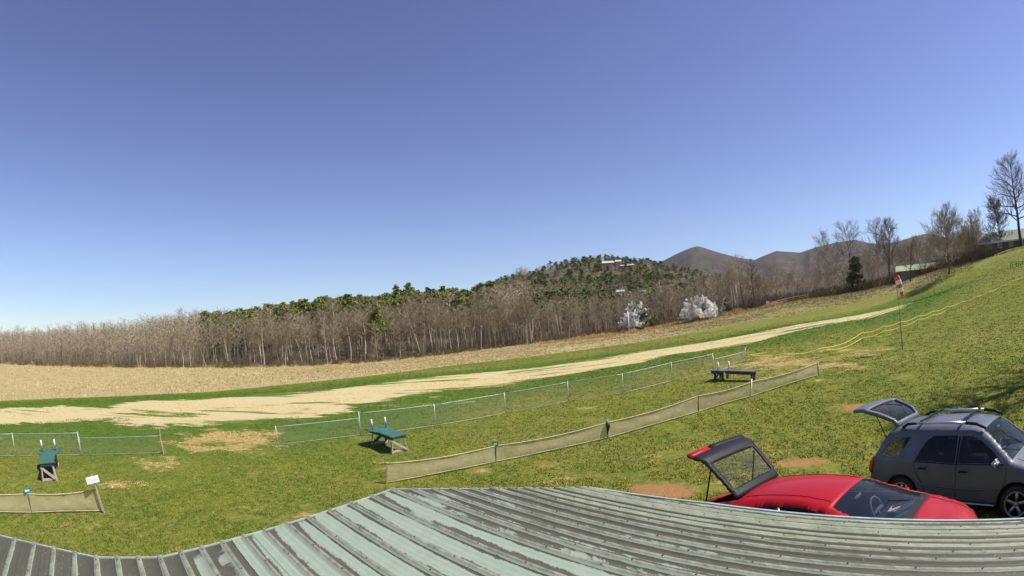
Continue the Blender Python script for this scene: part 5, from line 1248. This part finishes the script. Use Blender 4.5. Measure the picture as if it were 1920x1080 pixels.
SUV = dict(paint=M_GREY, W=.90, belt=1.03, tumble=.33, ends=1.35, beltx=([-2.2, -1, 1.1, 1.4, 2.2], [1.05, 1.04, 1.02, .98, .86]), wr=-1.32, wf=1.31, rw=.35, arch=.415, sill=.30, floor=.55, cab=(-1.95, .95), seatx=-.05, round=.09,
    top=[(-2.13, .32), (-2.19, .50), (-2.19, .70), (-2.15, .95), (-2.06, 1.12), (-1.92, 1.36), (-1.76, 1.56), (-1.60, 1.635), (-1.2, 1.68), (-.6, 1.70), (-.05, 1.685), (.45, 1.60), (.80, 1.375), (1.15, 1.10), (1.40, 1.04), (1.75, .985), (2.02, .90), (2.14, .76), (2.18, .56), (2.14, .32)],
    sharp=(13,), crown=([-2.2, -1.9, -1.5, 0, .5, 1.15, 1.6, 2.2], [.05, .05, .045, .05, .06, .06, .04, .10]), screen=((.47, 1.59), (1.13, 1.115)), hatch=((-1.60, 1.635), (-2.19, .68)), hatchglass=((-1.70, 1.60), (-2.10, 1.05)), open=rad(76), gatethick=.07, gatepaint=M_GREY, hatchgl=M_SIDEGL,
    windows=[[(.00, 1.06), (.00, 1.30), (.02, 1.535), (.26, 1.53), (.46, 1.455), (.72, 1.29), (.96, 1.09)], [(-1.00, 1.075), (-.88, 1.30), (-.74, 1.475), (-.60, 1.535), (-.08, 1.545), (-.065, 1.30), (-.065, 1.06)], [(-1.90, 1.12), (-1.74, 1.32), (-1.58, 1.47), (-1.18, 1.50), (-1.28, 1.33), (-1.46, 1.11)]],
    lines=[('door_seam', [(-.03, .36), (-.03, 1.04)], .005, M_TRIMB), ('door_seam', [(-1.02, 1.06), (-.99, .86), (-.80, .62), (-.76, .36), (.88, .34), (1.03, .60), (1.06, 1.02)], .005, M_TRIMB), ('belt_trim', [(-1.02, 1.055), (0, 1.045), (1.0, 1.065)], .010, M_TRIMB),
           ('side_moulding', [(-.86, .60), (0, .58), (.90, .60)], .020, M_GREY), ('pillar_trim', [(-.032, 1.06), (-.03, 1.53)], .022, M_TRIMB)],
    topseams=[(.8, (1.2, 2.0), 'bonnet_seam')], mirror=(.86, 1.06), mirrorpaint=M_SILVER, handles=[(-.80, .93), (.14, .91)], extra=suv_extra)
car('grey_suv', (8.6625, 6.18, .5146), (-.0139, -.0963, -1.2734), 1.0, 'dark grey SUV with roof rails and its tailgate raised, parked at the right', SUV)

# --- red liftback with its hatch up
def red_extra(root, Y, top, grid, nc, M_, where, bo, tg):
    for s in (1, -1):
        a = M_ @ Vector((-1.50, s * .56, 1.10)); m = MB(); m.tube([a, (-1.52, s * .62, .99)], .012, 6); m.build('gas_strut', M_TRIMB, root, True)
        m = MB(); m.box((-2.12, s * .56, .74), (.14, .34, .16)); m.build('tail_lamp', M_LAMPR, root, True, .04, 3)
        m = MB(); m.box((1.84, s * .56, .62), (.26, .30, .11)); m.build('headlamp', M_LAMPC, root, True, .05, 4)
    m = MB(); m.box((1.95, 0, .42), (.16, 1.4, .26)); m.build('front_bumper', M_RED, root, True, .06, 4); m = MB(); m.box((-2.14, 0, .48), (.14, 1.45, .30)); m.build('rear_bumper', M_RED, root, True, .06, 4)
    m = MB(); m.bar((1.27, -.5, .93), (1.27, .5, .93), .03, .02, (0, 0, 1)); m.build('scuttle_vent', M_INT, root)
    m = MB(); m.tube([(1.2, .5, .93), (1.03, -.1, 1.03)], .014, 5); m.tube([(1.2, -.1, .93), (1.03, -.62, 1.0)], .014, 5); m.build('wiper', M_TRIMB, root)
    m = MB(); m.box((.98, .12, .93), (.12, .20, .012)); m.build('papers', M_CREAM, root)
RED = dict(paint=M_RED, W=.88, belt=.90, tumble=.52, ends=1.3, beltx=([-2.2, -1.2, 1.2, 1.5, 2.2], [.92, .90, .86, .82, .64]), wr=-1.28, wf=1.22, rw=.32, arch=.37, sill=.24, floor=.22, cab=(-1.7, .95), seatx=-.05, round=.09,
    top=[(-2.10, .26), (-2.19, .42), (-2.20, .62), (-2.16, .84), (-2.02, .90), (-1.80, .955), (-1.66, 1.085), (-1.30, 1.175), (-.95, 1.235), (-.55, 1.275), (-.10, 1.275), (.20, 1.245), (.42, 1.195), (.80, 1.055), (1.20, .905), (1.46, .845), (1.74, .75), (1.92, .64), (2.02, .48), (2.01, .36), (1.96, .24)],
    sharp=(6, 14), lip=-1.78, scuttle=((1.20, .905), (1.33, .878)), msize=(.10, .17, .10), row=.66, crown=([-2.2, -1.9, -1, 0, .5, 1.15, 1.6, 2.2], [.06, .05, .055, .06, .075, .075, .05, .16]), screen=((.42, 1.195), (1.19, .91)), hatch=((-.95, 1.235), (-1.84, .945)), hatchglass=((-1.08, 1.215), (-1.56, 1.11)), open=rad(60), gatepaint=M_TRIMB, hatchgl=M_HATCHGL,
    windows=[[(-.18, .94), (-.20, 1.06), (-.24, 1.215), (.12, 1.20), (.36, 1.145), (.66, 1.03), (.92, .925)], [(-1.05, .965), (-.90, 1.09), (-.70, 1.185), (-.29, 1.215), (-.25, 1.06), (-.23, .945)], [(-1.42, .985), (-1.28, 1.06), (-1.02, 1.14), (-.80, 1.17), (-.98, 1.06), (-1.12, .97)]],
    lines=[('door_seam', [(-.21, .32), (-.21, .92)], .005, M_TRIMB), ('door_seam', [(1.0, .90), (.96, .55), (.80, .30)], .005, M_TRIMB), ('pillar_trim', [(-.205, .945), (-.225, 1.06), (-.262, 1.212)], .018, M_SILVER), ('pillar_trim', [(-1.085, .968), (-.94, 1.075), (-.75, 1.175)], .010, M_SILVER), ('window_trim', [(-.75, 1.19), (-.25, 1.226), (.13, 1.212), (.38, 1.153)], .009, M_TRIMB)],
    topseams=[(.8, (1.36, 2.05), 'bonnet_seam'), (.8, (-.9, .38), 'roof_seam')], mirror=(.90, .84), handles=[(-.05, .84)], handlepaint=M_RED, extra=red_extra)
car('red_liftback', (4.039, 5.273, .934), (-.0349, -.1488, -1.0298), 1.07, 'bright red liftback car with its black glazed hatch raised, beside the shed roof', RED)

# ------------------------------------------------------------------ grass, stubble and golden fringe
def blade_mat(name, stops):
    m, nt, b = new_mat(name); nt.links.new(ramp(nt, attr(nt, 'tint'), stops), b.inputs['Base Color']); b.inputs['Roughness'].default_value = .7; b.inputs['Specular IOR Level'].default_value = .2; return m
def blades(name, label, cat, m, x, y, hgt, wid, nb, tint, seed, spread_=.6):
    r = np.random.default_rng(seed); n = len(x); z = height(x, y)
    X = np.repeat(np.stack([x, y, z], -1), nb, 0); k = n * nb; H = np.repeat(hgt, nb) * r.uniform(.55, 1.2, k); Wd_ = np.repeat(wid, nb)
    o = r.normal(size=(k, 2)) * np.repeat(wid, nb)[:, None] * 1.4; a = r.uniform(0, 6.28, k); lean = r.uniform(.1, 1, k) * spread_
    base = X + np.concatenate([o, np.full((k, 1), -.01)], 1); side = np.stack([np.cos(a), np.sin(a), 0 * a], -1) * Wd_[:, None] * .5; d = np.stack([-np.sin(a) * lean, np.cos(a) * lean, np.ones(k)], -1)
    V = np.stack([base - side, base + side, base + d * H[:, None]], 1).reshape(-1, 3); Fc = np.arange(k * 3).reshape(-1, 3)
    t = np.clip(np.repeat(np.repeat(tint, nb) + r.normal(size=k) * .11, 3), 0, 1); d = d * np.array([1, 1, .8])
    o_ = mesh_np(name, V, Fc, m, None, False, {'tint': t}); tag(o_, label, cat, kind='stuff'); return o_
def scatter(n, seed, d0, d1, a0=-64, a1=62, pw=1.0):
    r = np.random.default_rng(seed); az = np.radians(r.uniform(a0, a1, n)); d = np.exp(r.uniform(math.log(d0), math.log(d1), n)); return d * np.sin(az), d * np.cos(az), d, r
ROOFXY = np.array([rp3(*p)[:2] for p in poly])
x, y, d, r = scatter(225000, 91, 5.5, 80, -72, 82)
s_ = sdist(RUNP, x, y); p0_, p1_ = patches(x, y); az_ = np.arctan2(x, y)
keep = (s_ < -.2 + 1.2 * vnoise(x * .5, y * .6, 4)) & (sdist(ROOFXY, x, y) < -.1) & (np.maximum(p0_, p1_) + .6 * vnoise(x * 1.3, y * 1.3, 6) < .5) & ((d < np.interp(az_, FLAZ, FLD)) | (az_ > float(azel(1760.0, 510.0)[0])))
x, y, d, s_ = x[keep], y[keep], d[keep], s_[keep]
big = vnoise(x / 7, y / 7, 12) * .36 + vnoise(x / 2.2, y / 2.2, 13) * .28 + vnoise(x / .8, y / .8, 14) * .25 + vnoise(x / .33, y / .33, 15) * .28 + r.normal(size=len(x)) * .13 + .33 * np.clip(x / 12, -.4, .8)
lush_ = np.clip((s_ + 9) / 6, 0, 1)
tint = np.clip(.44 + .46 * big - .26 * lush_, 0, 1)
M_BLADE = blade_mat('grass_blades', [(0, (.036, .092, .006)), (.3, (.075, .148, .008)), (.52, (.160, .205, .015)), (.70, (.35, .295, .05)), (.88, (.56, .42, .13)), (1, (.64, .51, .22))])
blades('grass', 'short spring lawn of green, yellow and straw coloured tufts', 'grass', M_BLADE, x, y, .022 + .03 * r.uniform(size=len(x)) * (1 + np.clip(big, 0, 1)), .02 + .0014 * d, 4, tint, 92)
# straw litter over worn places and the strip
x, y, d, r = scatter(60000, 93, 9, 70)
s_ = sdist(RUNP, x, y); p0_, p1_ = patches(x, y); keep = ((s_ > 1.2) | (p0_ > .6)) & (vnoise(x * .15 + y * .05, y * .5, 19) > -.2)
x, y, d = x[keep], y[keep], d[keep]
blades('straw_litter', 'pale flattened straw on the worn strip', 'straw', M_BLADE, x, y, .03 + .03 * r.uniform(size=len(x)), .02 + .0012 * d, 3, np.clip(.93 + .12 * vnoise(x, y, 17), 0, 1), 94, 1.4)
# tan field
r = np.random.default_rng(95); n = 60000; az_ = r.uniform(rad(-66), rad(54), n); lo_, hi_ = np.interp(az_, FLAZ, FLD), edge_d(az_); u = r.uniform(0, 1, n); d = lo_ + (hi_ + 2 - lo_) * u ** .75
x, y = d * np.sin(az_), d * np.cos(az_); st_ = vnoise(az_ * 9 + 3, d / 7, 31) * .5 + vnoise(x / 9, y / 4, 32) * .5
ol = np.clip((x + 5) / 55, 0, 1); tint = np.clip(.52 + .38 * st_ + r.normal(size=n) * .12 - .30 * ol, 0, 1)
M_STUB = blade_mat('dry_field_grass', [(0, (.22, .20, .06)), (.3, (.33, .265, .105)), (.6, (.48, .385, .185)), (1, (.62, .51, .28))])
k = r.uniform(size=n) < np.clip(.55 + .6 * st_, .1, 1); x, y, d, tint, st_ = x[k], y[k], d[k], tint[k], st_[k]
blades('dry_grass', 'dry tan stubble grass over the wide field', 'grass', M_STUB, x, y, (.06 + .10 * r.uniform(size=len(x)) + .10 * np.clip(st_, 0, 1)), .03 + .0012 * d, 4, tint, 96)
# golden fringe along the wood
a0, a1 = np.interp([1010, 1470], PXC, AZC); n = 9000; az_ = r.uniform(a0, a1, n); d = edge_d(az_) - np.abs(r.normal(size=n)) * 2.6 + 1.0; g = vnoise(az_ * 70, d * 0 + 1, 41) + .5 * vnoise(az_ * 200, d * 0, 42)
k = g + r.normal(size=n) * .4 > -.05; az_, d, g = az_[k], d[k], g[k]; x, y = d * np.sin(az_), d * np.cos(az_)
M_GOLD = blade_mat('golden_grass', [(0, (.38, .25, .10)), (.5, (.54, .34, .13)), (1, (.62, .45, .22))])
blades('tall_dry_grass', 'tall golden orange dry grass fringing the edge of the wood', 'grass', M_GOLD, x, y, .22 + .42 * np.clip(g, 0, 1) + .25 * r.uniform(size=len(x)), np.full(len(x), .12), 6, np.clip(.5 + .5 * g * .6, 0, 1), 97, .35)

# ------------------------------------------------------------------ thin air haze
hm = bpy.data.materials.new('haze'); hm.use_nodes = True; nt = hm.node_tree; nt.nodes.remove(nt.nodes['Principled BSDF'])
pvn = nt.nodes.new('ShaderNodeVolumePrincipled'); pvn.inputs['Color'].default_value = (.80, .87, 1.0, 1); pvn.inputs['Density'].default_value = .00005; pvn.inputs['Anisotropy'].default_value = .2
nt.links.new(pvn.outputs[0], nt.nodes['Material Output'].inputs['Volume'])
m = MB(); m.box((0, 0, 170), (8000, 8000, 436)); o = m.build('haze', hm); tag(o, 'thin pale air haze over the valley', 'haze', kind='stuff')
